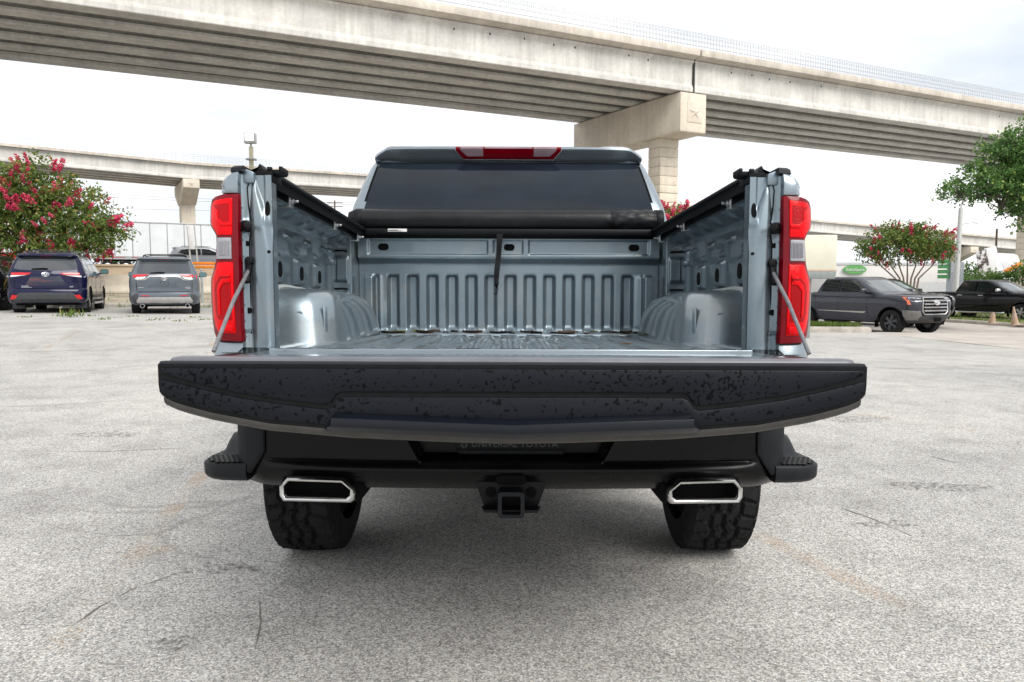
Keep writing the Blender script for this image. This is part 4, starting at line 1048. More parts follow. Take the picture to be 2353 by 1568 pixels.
for s in (-1, 1):
    ax = '+x' if s > 0 else '-x'
    cdecal(ax, [(4.45, 1.50), (4.55, 1.95), (5.25, 1.97), (5.25, 1.50)], 'side_window', M_glass, cab, .004)
    cdecal(ax, [(5.33, 1.50), (5.33, 1.97), (5.85, 1.95), (6.35, 1.50)], 'side_window', M_glass, cab, .004)
    tp(MB().box(min(s * .99, s * 1.0), max(s * .99, s * 1.0), 5.28, 5.292, .62, 1.45), 'door_gap', M_dark, cab)
    tp(MB().rings([[(s * (1.10 + a), 6.25 + b, 1.55 + c) for a, b, c in ((-.1, y, -.12), (.1, y, -.12), (.11, y, .1), (-.08, y, .1))] for y in (-.06, .06)]), 'side_mirror', M_blk, cab, bevel=.02)
cdecal('+y', [(-.80, 1.47), (-.72, 2.02), (.72, 2.02), (.80, 1.47)], 'windshield', M_glass, cab, .004)
# roof lip over the rear window, with the high brake lamp
rg = []
for x in lin(-.798, .798, 47):
    q = abs(x) / .785; dz = -.052 * max(0, (q - .90) / .12) ** 1.5; dy = .035 * q ** 4; up = .006 * sstep(.56, .60, abs(x)) * sstep(.76, .70, abs(x))
    rg.append([(x, 4.56 + dy, 2.135 + dz * .4 + up), (x, 4.44 + dy, 2.133 + dz * .8 + up), (x, 4.395 + dy, 2.119 + dz + up * .5), (x, 4.388 + dy, 2.108 + dz), (x, 4.392 + dy, 2.100 + dz), (x, 4.425 + dy, 2.062 + dz * .5), (x, 4.445 + dy, 2.046 + dz * .2), (x, 4.56 + dy, 2.046)])
lip = tp(MB().rings(rg), 'roof_lip', M_paint, cab, smooth=32)
def lipy(z): return interp([(2.046, 4.445), (2.062, 4.425), (2.100, 4.392), (2.108, 4.388), (2.119, 4.394), (2.133, 4.44)], z)
bl = tp(MB().patch([(-.312, 2.118), (-.312, 2.098), (-.268, 2.056), (.268, 2.056), (.312, 2.098), (.312, 2.118), (.30, 2.127), (-.30, 2.127)], lambda x, z: (x, lipy(z) - .005, z), lin(-.2, .2, 3), (2.062, 2.10, 2.108, 2.118), (0, .02, 0)), 'high_brake_lamp', M_redd, lip, smooth=40)
for s in (-1, 1):
    tp(MB().patch([(s * a, b) for a, b in ((.150, 2.068), (.245, 2.068), (.285, 2.098), (.285, 2.117), (.150, 2.117))], lambda x, z: (x, lipy(z) - .008, z), (), (2.10, 2.108), (0, .004, 0)), 'cargo_lens', M_clr2, bl, smooth=40)
tp(MB().patch([(-.14, 2.108), (.14, 2.108), (.14, 2.118), (-.14, 2.118)], lambda x, z: (x, lipy(z) - .008, z), (), (), (0, .004, 0)), 'cargo_lens', M_clr2, bl)
tp(MB().tube([(-.314, lipy(2.118) - .004, 2.12), (-.314, lipy(2.098) - .004, 2.097), (-.270, lipy(2.054) - .003, 2.053), (.270, lipy(2.054) - .003, 2.053), (.314, lipy(2.098) - .004, 2.097), (.314, lipy(2.118) - .004, 2.12)], .0022, 6), 'lamp_gasket', M_steel, bl)
# seats seen faintly are left to the dark glass; headboard gap
tp(MB().box(-.93, .93, 4.135, 4.16, .66, 1.50), 'cab_gap', M_dark, cab)

# ---------------------------------------------------------------- rolled soft cover on its rails
def roll_r(x, t):
    w = .058 + .0012 * mnoise.noise(Vector((x * 6, math.cos(t) * 2, math.sin(t) * 2)))
    if x > .50:
        w -= .0065 * math.exp(-((x - .565) / .018) ** 2)
        w += .004 * sstep(.52, .60, x) * mnoise.noise(Vector((x * 26, t * 2.2, 5))) * 1.6
    return w
cover = tp(MB().grid(lambda x, t: (x, 4.035 + roll_r(x, t) * 1.12 * math.cos(t), 1.643 + roll_r(x, t) * math.sin(t)), lin(-.80, .80, 130), lin(0, 2 * math.pi, 41)), 'rolled_cover', M_vinyl, smooth=60)
for s in (-1, 1):
    for i, (x0, x1, r) in enumerate(((.80, .838, .060), (.838, .850, .054), (.850, .862, .049), (.862, .874, .043)) if s < 0 else ((.80, .842, .060),)):
        tp(MB().cyl((s * x0, 4.035, 1.643), (s * x1, 4.035, 1.643), r, n=24), 'cover_end_fold', M_blk, cover, bevel=.005)
    tp(MB().cyl((s * .80, 4.035, 1.643), (s * .798, 4.035, 1.643), .0605, n=30), 'cover_hem', M_char, cover)
mb = MB().grid(lambda x, t: (x, 4.035 + (roll_r(.565, t) + .0025) * 1.12 * math.cos(t), 1.643 + (roll_r(.565, t) + .0025) * math.sin(t)), (.552, .556, .574, .578), lin(0, 2 * math.pi, 33))
tp(mb, 'cover_strap', M_blk, cover, smooth=60)
tp(MB().box(-.835, .835, 3.985, 4.07, 1.560, 1.592), 'cover_cross_bar', M_blk, cover, bevel=.008)
lb = tp(MB().box(-.655, -.552, 3.9825, 3.985, 1.573, 1.589), 'cover_label', M_wht, cover)
tp(MB().box(-.652, -.60, 3.9815, 3.9825, 1.580, 1.583).box(-.652, -.58, 3.9815, 3.9825, 1.576, 1.578), 'label_print', M_char, lb)
# centre strap with its hook
tp(MB().grid(lambda k, x: (-.052 + x + interp([(0, 0), (.5, -.004), (.75, -.014), (1, -.016)], k), 3.979 - .004 * math.sin(k * 9), 1.563 - .245 * k), lin(0, 1, 14), (-.0125, .0, .0125)).grid(lambda k, x: (-.045 + x + interp([(0, 0), (.5, -.010), (1, -.022)], k), 3.983 - .004 * math.sin(k * 9), 1.563 - .245 * k), lin(0, 1, 14), (-.0125, .0, .0125)), 'hanging_strap', M_blk, cover)
tp(MB().box(-.079, -.055, 3.970, 3.988, 1.285, 1.322).prism([(-.077, 1.285), (-.062, 1.285), (-.063, 1.262), (-.069, 1.250), (-.069, 1.240), (-.079, 1.240), (-.079, 1.246), (-.083, 1.246), (-.083, 1.234), (-.063, 1.234), (-.062, 1.25), (-.059, 1.262), (-.059, 1.285)], 'y', 3.974, 3.984), 'strap_hook', M_blk, cover, bevel=.001)
for s in (-1, 1):
    pr = [(.772, 1.585), (.775, 1.592), (.84, 1.592), (.845, 1.586), (.845, 1.545), (.835, 1.545), (.835, 1.575), (.800, 1.575), (.800, 1.548), (.790, 1.548), (.790, 1.578), (.772, 1.578)]
    rl = tp(MB().prism([(s * a, b) for a, b in pr], 'y', 2.47, 4.09), 'cover_rail', M_blk, bevel=.0015)
    for yc in (2.70, 3.40, 3.92):
        tp(MB().prism([(s * .800, 1.575), (s * .808, 1.575), (s * .808, 1.520), (s * .842, 1.520), (s * .842, 1.513), (s * .800, 1.513)], 'y', yc - .022, yc + .022).cyl((s * .80, yc, 1.536), (s * .775, yc, 1.536), .006, n=8).cyl((s * .801, yc, 1.536), (s * .792, yc, 1.536), .011, n=6), 'rail_clamp', M_steel, rl, bevel=.0015)
    # rail end casting and latch
    tp(MB().rings([[(s * a, b, z) for a, b in ((.772, y), (.848, y), (.848, y + .10), (.772, y + .10))] for y, z in ((2.398, 1.556), (2.392, 1.590))]).prism([(s * .848, 1.588), (s * .826, 1.588), (s * .812, 1.612), (s * .806, 1.604), (s * .80, 1.588)], 'y', 2.392, 2.45).box(min(s * .745, s * .80), max(s * .745, s * .80), 2.40, 2.47, 1.580, 1.594).box(min(s * .742, s * .754), max(s * .742, s * .754), 2.40, 2.47, 1.584, 1.604), 'rail_end', M_blk, rl, bevel=.003)
    tp(MB().box(min(s * .776, s * .792), max(s * .776, s * .792), 2.394, 2.408, 1.512, 1.566).box(min(s * .772, s * .788), max(s * .772, s * .788), 2.388, 2.400, 1.590, 1.600), 'rail_latch', M_char, rl, bevel=.002)
# ================================================================== OTHER VEHICLES
def carpaint(name, col, metal=.3):
    return pmat(name, col, rough=.25, metal=metal, coat=.55, spec=.12, var=.10, scale=2.0)
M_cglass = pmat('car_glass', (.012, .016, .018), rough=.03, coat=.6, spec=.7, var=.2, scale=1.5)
M_rglass = pmat('privacy_glass', (.022, .027, .034), rough=.03, coat=1.0, spec=1.0, var=.25, scale=1.2)
M_clad = pmat('cladding_grey', (.045, .048, .053), rough=.55, var=.12, scale=10, bump=.05)
M_tyre = pmat('car_tyre', (.016, .016, .017), rough=.85, var=.25, scale=12, spec=.25, bump=.1, bscale=80)
M_alloy = pmat('machined_alloy', (.42, .43, .44), rough=.3, metal=.9, var=.1)
M_alloyd = pmat('dark_alloy', (.10, .105, .115), rough=.3, metal=.8, var=.1)
M_badge = pmat('badge_chrome', (.78, .78, .80), rough=.18, metal=.8, var=.05)
M_silver = pmat('silver_trim', (.48, .47, .46), rough=.35, metal=.6, var=.08)
M_lampr = pmat('lamp_red', (.55, .006, .010), rough=.1, coat=.6, var=.15, scale=8)
M_lampw = pmat('lamp_clear', (.62, .63, .66), rough=.1, coat=.6, var=.2, scale=20)
M_lampa = pmat('lamp_amber', (.75, .16, .05), rough=.12, coat=.5, var=.1)
M_green = pmat('green_glass', (.02, .07, .055), rough=.04, coat=.8, spec=.8, var=.3, scale=3)
M_wsh = pmat('laminated_glass', (.030, .040, .040), rough=.03, coat=1.0, spec=1.0, var=.3, scale=1.5)

def cut_arches(ob, arches, wmax, inner=.55):
    mods = []
    for (y, z, r) in arches:
        for s in (-1, 1):
            c = MB().cyl((s * inner, y, z), (s * (wmax + .3), y, z), r, n=28).build('tmp_cut', M_dark, smooth=0)
            md = ob.modifiers.new('cut', 'BOOLEAN'); md.object = c; md.operation = 'DIFFERENCE'; md.solver = 'EXACT'; mods.append(c)
    dg = bpy.context.evaluated_depsgraph_get(); me = bpy.data.meshes.new_from_object(ob.evaluated_get(dg))
    ob.modifiers.clear(); ob.data = me
    for c in mods: bpy.data.objects.remove(c)
    me.materials.clear(); 
    return me
def body(levels, paint, parent, arches, name='body', nc=5, ns=8):
    mb = slices(levels, nc, ns); ob = mb.build(name, paint, smooth=0); bv = bvh_of(ob)
    me = cut_arches(ob, arches, max(l[1] for l in levels))
    me.materials.append(paint); me.materials.append(M_dark)
    w = max(l[1] for l in levels)
    for p in me.polygons:
        c = p.center; p.material_index = 0
        for (y, z, r) in arches:
            if math.hypot(c.y - y, c.z - z) < r * 1.004 and abs(c.x) < w * .999 and (abs(p.normal.x) < .5 or abs(c.x) < .6): p.material_index = 1
    me.polygons.foreach_set('use_smooth', [True] * len(me.polygons)); me.set_sharp_from_angle(angle=R(42))
    ob.parent = parent
    return ob, bv
def car_wheel(parent, x, y, r, w, s, rim_r, mrim, spokes=5, split=True, flat=False):
    t = tyre_mb(x, y, r, r, w, nth=44, tread=False).build('wheel', M_tyre, parent, smooth=50)
    xo = x + s * w * .30
    MB().cyl((x - s * w * .45, y, r), (xo + s * .02, y, r), rim_r, n=30, cap=False).cyl((x, y, r), (x + s * .01, y, r), rim_r, n=30).build('rim_barrel', M_alloyd, t, smooth=40)
    mb = MB()
    for i in range(spokes):
        for off in ((-.13, .13) if split else (0,)):
            a = 2 * math.pi * i / spokes + .3
            d = Vector((0, math.cos(a + off), math.sin(a + off))); d0 = Vector((0, math.cos(a + off * .3), math.sin(a + off * .3)))
            p0 = Vector((xo + s * .015, y, r)) + d0 * .03; p1 = Vector((xo, y, r)) + d * (rim_r * .96)
            ax = (p1 - p0) / 2; side = ax.cross(Vector((1, 0, 0))).normalized() * (.018 if split else .030)
            mb.obox((p0 + p1) / 2, ax, side, (.014, 0, 0))
    mb.cyl((xo - .01, y, r), (xo + s * .03, y, r), .055, n=14)
    rg = [(xo + s * .012, y + rim_r * 1.0 * math.cos(t_), r + rim_r * 1.0 * math.sin(t_)) for t_ in lin(0, 2 * math.pi, 33)]
    mb.tube(rg, .012, 6)
    mb.build('rim', mrim, t, smooth=30)
    return t
def mirror(parent, s, x, y, z, mat, glass):
    m_ = MB().rings([[(s * (x + a), y + q, z + b) for a, b in rrect(-.10 * k, .13 * k, -.075 * k, .085 * k, .05)] for q, k in ((-.07, .96), (-.06, 1), (.03, .95), (.07, .6))]).build('side_mirror', mat, parent, smooth=40)
    MB().rings([[(s * (x + a), y + q, z + b) for a, b in rrect(-.085, .115, -.06, .07, .04)] for q in (-.073, -.078)]).build('mirror_glass', glass, m_, smooth=0)
    MB().obox((s * (x - .14), y, z - .07), (s * .08, 0, .03), (0, .04, 0), (0, 0, .022)).build('mirror_arm', M_dark, m_, bevel=.01)
def badge(parent, fn, r=.075):
    """ring emblem of three overlapping ovals"""
    mb = MB()
    for (cx, cz, a, b) in ((0, 0, 1, .70), (0, .10, .62, .32), (0, -.02, .26, .62)):
        mb.tube([fn(r * (cx + a * math.cos(t)), r * (cz + b * math.sin(t))) for t in lin(0, 2 * math.pi, 21)], r * .10, 6)
    return mb.build('emblem', M_badge, parent)
def roof_rails(parent, y0, y1, x, z, mat, cross=True):
    for s in (-1, 1):
        MB().tube([(s * x, y0, z - .05), (s * x, y0 + .10, z + .03), (s * (x), (y0 + y1) / 2, z + .06), (s * x, y1 - .12, z + .035), (s * x, y1, z - .03)], .016, 6).build('roof_rail', mat, parent)
    if cross:
        for yy in (y0 + .35, y1 - .45):
            MB().tube([(-x, yy, z + .05), (-x * .8, yy, z + .075), (x * .8, yy, z + .075), (x, yy, z + .05)], .014, 6).build('cross_bar', mat, parent)

# ---------------------------------------------------------------- blue three-row SUV
def blue_suv(loc, rz, label, paint):
    r_ = empty('parked_suv', loc, rz, label, 'suv')
    lv = [(.27, .80, .35, 4.60, .10, .3), (.32, .90, .16, 4.80, .15, .35, .05), (.40, .945, .06, 4.92, .20, .4, .10, .25), (.55, .955, .02, 4.95, .22, .45, .12, .3), (.66, .958, .02, 4.95, .22, .45, .12, .3),
          (.695, .955, .05, 4.94, .22, .45, .12, .3), (.72, .945, .115, 4.93, .22, .45, .10, .3), (.90, .960, .13, 4.88, .22, .45, .10, .3), (1.02, .958, .12, 4.72, .22, .45, .10, .3), (1.10, .945, .125, 4.35, .20, .4, .10, .25),
          (1.14, .925, .145, 3.95, .20, .3, .09, .2), (1.22, .895, .175, 3.70, .18, .25, .08, .15), (1.45, .815, .305, 3.30, .18, .2, .08, .12), (1.58, .750, .390, 3.05, .18, .2, .07, .12), (1.615, .735, .300, 2.95, .16, .2, .05, .1), (1.66, .70, .33, 2.80, .18, .25, .05, .1), (1.70, .60, .50, 2.5, .25, .3, .05, .1)]
    b, bv = body(lv, paint, r_, [(.98, .36, .42), (3.83, .36, .42)])
    D = lambda ax, poly, name, mat, par=b, **k: decal(bv, ax, poly, name, mat, par, **k)
    # rear glass, dark upper band: spoiler reflection put into the colour, cut like a frit
    D('-y', [(-.755, 1.245), (-.60, 1.215), (0, 1.195), (.60, 1.215), (.755, 1.245), (.725, 1.40), (.66, 1.545), (.50, 1.575), (-.50, 1.575), (-.66, 1.545), (-.725, 1.40)], 'rear_window', M_rglass, eps=.006, step=.08)
    D('-y', [(-.70, 1.475), (0, 1.485), (.70, 1.475), (.665, 1.550), (-.665, 1.550)], 'frit_reflection_band', M_cglass, eps=.010, step=.08)
    D('-y', [(-.15, 1.597), (.15, 1.597), (.14, 1.618), (-.14, 1.618)], 'high_brake_lamp', M_lampr, eps=.006)
    D('-y', [(-.34, 1.238), (.03, 1.235), (.06, 1.262), (-.05, 1.275), (-.30, 1.258)], 'wiper', M_dark, eps=.035, thick=.02)
    for s in (-1, 1):
        S = lambda pl: [(s * a, c) for a, c in pl]
        D('-y', S([(.33, 1.135), (.60, 1.142), (.93, 1.135), (.938, 1.075), (.70, 1.070), (.42, 1.078)]), 'tail_lamp', M_lampr, eps=.014, bevel=.004)
        D('-y', S([(.45, 1.070), (.93, 1.066), (.92, 1.015), (.75, 1.025)]), 'signal_lamp', M_lampw, eps=.010)
        D('-y', S([(.66, .515), (.80, .535), (.865, .405), (.745, .415)]), 'reflector', M_lampr, eps=.014)
        D('-y', S([(.745, 1.125), (.755, 1.125), (.765, .72), (.752, .72)]), 'gate_gap', M_dark, eps=.003)
        MB().box(min(s * .60, s * .90), max(s * .60, s * .90), .60, .62, .14, .30).build('mud_flap', M_clad, r_, bevel=.006)
        ax = '+x' if s > 0 else '-x'
        D(ax, [(.55, 1.27), (.62, 1.42), (.80, 1.53), (1.12, 1.56), (1.18, 1.24), (.75, 1.22)], 'side_window', M_cglass, eps=.004)
        D(ax, [(1.24, 1.56), (2.05, 1.585), (2.05, 1.20), (1.28, 1.22)], 'side_window', M_cglass, eps=.004)
        D(ax, [(2.12, 1.585), (2.60, 1.565), (3.30, 1.24), (3.3, 1.18), (2.12, 1.195)], 'side_window', M_cglass, eps=.004)
        D(ax, [(1.42, .52), (3.35, .52), (3.35, .34), (1.42, .34)], 'sill_cladding', M_clad, eps=.008)
        for yy in (1.22, 2.10, 3.12): D(ax, [(yy, .40), (yy + .012, .40), (yy + .012, 1.18), (yy, 1.18)], 'door_gap', M_dark, eps=.003)
        for yy in (1.42, 2.30): D(ax, [(yy, 1.03), (yy + .20, 1.03), (yy + .20, 1.06), (yy, 1.06)], 'door_handle', paint, eps=.03, thick=.03, bevel=.008)
        MB().tube([(s * .95, 1.55, .28), (s * .97, 1.75, .27), (s * .97, 3.1, .27), (s * .95, 3.25, .28)], .035, 8).build('side_step', M_alloy, r_)
        mirror(r_, s, 1.06, 3.22, 1.22, paint, pmat('mirror_glass_teal', (.10, .20, .20), rough=.05, metal=.5, var=.1))
        for yy in (.98, 3.83):
            car_wheel(r_, s * .815, yy, .375, .235, s, .245, M_alloy, 5)
    badge(b, lambda x, z: Vector(caster(bv, '-y', .02)(x, 1.095 + z)), .085)
    D('-y', [(-.36, 1.03), (.36, 1.03), (.48, .80), (.46, .785), (-.46, .785), (-.48, .80)], 'plate_recess', pmat(paint.name + '_recess', tuple(c * .5 for c in (.012, .016, .07)), rough=.2, coat=1, col2=(.16, .035, .02), scale=2.5, lo=.5, hi=.7, stretch=(.5, .5, 3)), eps=.004, bevel=.002)
    D('-y', [(-.62, .590), (.62, .590), (.90, .40), (.93, .33), (-.93, .33), (-.90, .40)], 'bumper_cover', M_clad, eps=.008, step=.08, bevel=.004)
    D('-y', [(-.88, .33), (.88, .33), (.80, .26), (-.80, .26)], 'lower_valance', M_dark, eps=.006)
    D('-y', [(-.76, .716), (.76, .716), (.76, .704), (-.76, .704)], 'gate_gap', M_dark, eps=.004)
    text_mb('TOYOTA', .055, lambda u, v, w: Vector(caster(bv, '-y', .008)(-.50 + u * .8, .765 + v)) - Vector((0, w, 0))).build('lettering', M_badge, b, smooth=0)
    text_mb('UNIVERSAL', .05, lambda u, v, w: Vector(caster(bv, '-y', .008)(-.46 + u * 1.0, .735 + v * .6)) - Vector((0, w, 0))).build('lettering', M_badge, b, smooth=0)
    text_mb('XLE', .05, lambda u, v, w: Vector(caster(bv, '-y', .008)(.60 + u, .755 + v)) - Vector((0, w, 0))).build('lettering', M_badge, b, smooth=0)
    MB().tube([(.22, .45, .24), (.32, .20, .18)], .03, 8).build('exhaust_pipe', M_steel, r_)
    MB().box(-.75, .75, .30, 4.6, .24, .34).build('underbody', M_dark, r_)
    roof_rails(r_, .75, 2.9, .60, 1.71, M_alloyd)
    D('+z', [(-.5, .8), (.5, .8), (.5, 1.9), (-.5, 1.9)], 'roof_glass', M_cglass, eps=.003)
    D('+y', [(-.78, 1.18), (-.66, 1.60), (.66, 1.60), (.78, 1.18)], 'windshield', M_cglass, eps=.004)
    return r_

# ---------------------------------------------------------------- grey crossover
def grey_suv(loc, rz, label, paint, lite=False, cat='suv', name='parked_suv'):
    r_ = empty(name, loc, rz, label, cat)
    lv = [(.27, .78, .30, 4.25, .1, .3), (.32, .88, .12, 4.45, .15, .35, .05), (.40, .915, .03, 4.56, .2, .4, .10, .25), (.55, .925, .0, 4.60, .2, .45, .10, .3), (.63, .925, .02, 4.60, .2, .45, .10, .3), (.66, .915, .085, 4.59, .2, .45, .09, .3),
          (.82, .922, .095, 4.56, .2, .45, .09, .3), (.96, .918, .06, 4.42, .2, .45, .09, .3), (1.06, .905, .055, 4.10, .2, .4, .09, .25), (1.12, .89, .07, 3.75, .18, .3, .09, .2), (1.20, .86, .115, 3.50, .18, .25, .08, .15), (1.42, .775, .255, 3.10, .16, .2, .07, .12),
          (1.56, .715, .345, 2.85, .16, .2, .06, .1), (1.595, .70, .27, 2.75, .15, .2, .05, .1), (1.635, .66, .31, 2.55, .18, .25, .05, .1), (1.66, .56, .5, 2.3, .22, .3, .05, .1)]
    b, bv = body(lv, paint, r_, [(.92, .36, .41), (3.61, .36, .41)])
    D = lambda ax, poly, nm, mat, par=b, **k: decal(bv, ax, poly, nm, mat, par, **k)
    for s in (-1, 1):
        ax = '+x' if s > 0 else '-x'
        D(ax, [(.62, 1.30), (.80, 1.46), (1.10, 1.53), (1.90, 1.55), (1.90, 1.16), (1.0, 1.16)], 'side_window', M_cglass, eps=.004)
        D(ax, [(1.97, 1.55), (2.40, 1.52), (3.15, 1.20), (3.15, 1.15), (1.97, 1.16)], 'side_window', M_cglass, eps=.004)
        mirror(r_, s, 1.01, 3.02, 1.18, paint, pmat('mirror_glass_teal', (.10, .20, .20), rough=.05, metal=.5))
        for yy in (.92, 3.61): car_wheel(r_, s * .79, yy, .365, .225, s, .235, M_alloyd if not lite else M_alloy, 5)
        if lite: continue
        S = lambda pl: [(s * a, c) for a, c in pl]
        D('-y', S([(.375, 1.150), (.66, 1.148), (.90, 1.125), (.92, 1.01), (.72, 1.075), (.50, 1.100)]), 'tail_lamp', M_lampr, eps=.014, bevel=.004)
        D('-y', S([(.46, 1.090), (.70, 1.078), (.76, 1.02), (.70, 1.0), (.52, 1.02)]), 'reverse_lamp', M_lampw, eps=.012)
        D('-y', S([(.39, .560), (.60, .562), (.60, .540), (.39, .538)]), 'reflector', M_lampr, eps=.014)
        MB().cyl((s * .58, .02, .262), (s * .58, .30, .262), .055, n=18, cap=False).tube([(s * .58 + .052 * math.cos(t), .02, .262 + .052 * math.sin(t)) for t in lin(0, 6.283, 19)], .009, 6).build('exhaust_tip', M_steel, r_); MB().cyl((s * .58, .05, .262), (s * .58, .3, .262), .050, n=18).build('exhaust_bore', M_dark, r_)
        D('-y', S([(.715, 1.0), (.727, 1.0), (.72, .67), (.708, .67)]), 'gate_gap', M_dark, eps=.003)
        D('-y', S([(.66, .66), (.70, .66), (.92, .45), (.92, .24), (.84, .20), (.70, .33), (.73, .40), (.67, .55)]), 'corner_cladding', M_clad, eps=.006, step=.07)
        D(ax, [(1.36, .50), (3.18, .50), (3.18, .32), (1.36, .32)], 'sill_cladding', M_clad, eps=.008)
        for yy in (1.15, 1.94, 2.98): D(ax, [(yy, .40), (yy + .012, .40), (yy + .012, 1.12), (yy, 1.12)], 'door_gap', M_dark, eps=.003)
    D('+y', [(-.74, 1.15), (-.62, 1.55), (.62, 1.55), (.74, 1.15)], 'windshield', M_cglass if not lite else M_wsh, eps=.004)
    MB().box(-.70, .70, .25, 4.2, .24, .34).build('underbody', M_dark, r_)
    roof_rails(r_, .75, 2.5, .56, 1.67, M_dark, not lite)
    if lite: 
        D('-y', [(-.66, 1.19), (.66, 1.19), (.62, 1.53), (-.62, 1.53)], 'rear_window', M_cglass, eps=.006)
        return r_
    D('-y', [(-.70, 1.175), (.70, 1.175), (.685, 1.34), (.62, 1.53), (-.62, 1.53), (-.685, 1.34)], 'rear_window', M_rglass, eps=.006, step=.08)
    D('-y', [(-.65, 1.46), (0, 1.47), (.65, 1.46), (.625, 1.535), (-.625, 1.535)], 'frit_reflection_band', M_cglass, eps=.010, step=.08)  # dark colour stands for the spoiler's reflection, in the outline of a frit
    D('-y', [(-.14, 1.575), (.14, 1.575), (.14, 1.592), (-.14, 1.592)], 'high_brake_lamp', M_lampr, eps=.006)
    D('-y', [(-.38, 1.185), (.0, 1.182), (.02, 1.215), (-.12, 1.225), (-.35, 1.202)], 'wiper', M_dark, eps=.03, thick=.02)
    D('-y', [(-.70, .985), (-.50, .985), (-.36, 1.085), (.36, 1.085), (.50, .985), (.70, .985), (.70, 1.003), (.52, 1.003), (.375, 1.115), (-.375, 1.115), (-.52, 1.003), (-.70, 1.003)], 'silver_garnish', M_silver, eps=.016, step=.09)
    D('-y', [(-.26, .965), (.26, .965), (.44, .80), (.40, .785), (-.40, .785), (-.44, .80)], 'plate_recess', pmat(paint.name + '_plate', (.10, .125, .155), rough=.3, coat=.8, metal=.3, var=.08), eps=.004, bevel=.002)
    for x in (-.10, .10):
        for z in (.93, .855): D('-y', rrect(x - .014, x + .014, z - .012, z + .012, .006), 'plate_screw', M_dark, eps=.008)
    badge(b, lambda x, z: Vector(caster(bv, '-y', .022)(x, 1.03 + z)), .075)
    D('-y', [(-.68, .665), (.68, .665), (.68, .648), (-.68, .648)], 'gate_gap', M_dark, eps=.004)
    D('-y', [(-.66, .505), (.66, .505), (.73, .40), (.71, .335), (.40, .335), (.34, .345), (.06, .335), (-.06, .335), (-.34, .345), (-.40, .335), (-.71, .335), (-.73, .40)], 'skid_plate', M_silver, eps=.016, step=.09, bevel=.004)
    D('-y', [(-.70, .335), (.70, .335), (.66, .23), (-.66, .23)], 'lower_valance', M_dark, eps=.006)
    text_mb('RAV4', .05, lambda u, v, w: Vector(caster(bv, '-y', .008)(-.60 + u, .775 + v * .8)) - Vector((0, w, 0))).build('lettering', M_badge, b, smooth=0)
    text_mb('LIMITED', .042, lambda u, v, w: Vector(caster(bv, '-y', .008)(.60 + u, .785 + v * .8)) - Vector((0, w, 0))).build('lettering', M_badge, b, smooth=0)
    text_mb('HYBRID', .036, lambda u, v, w: Vector(caster(bv, '-y', .008)(.61 + u, .750 + v * .8)) - Vector((0, w, 0))).build('lettering', M_badge, b, smooth=0)
    return r_

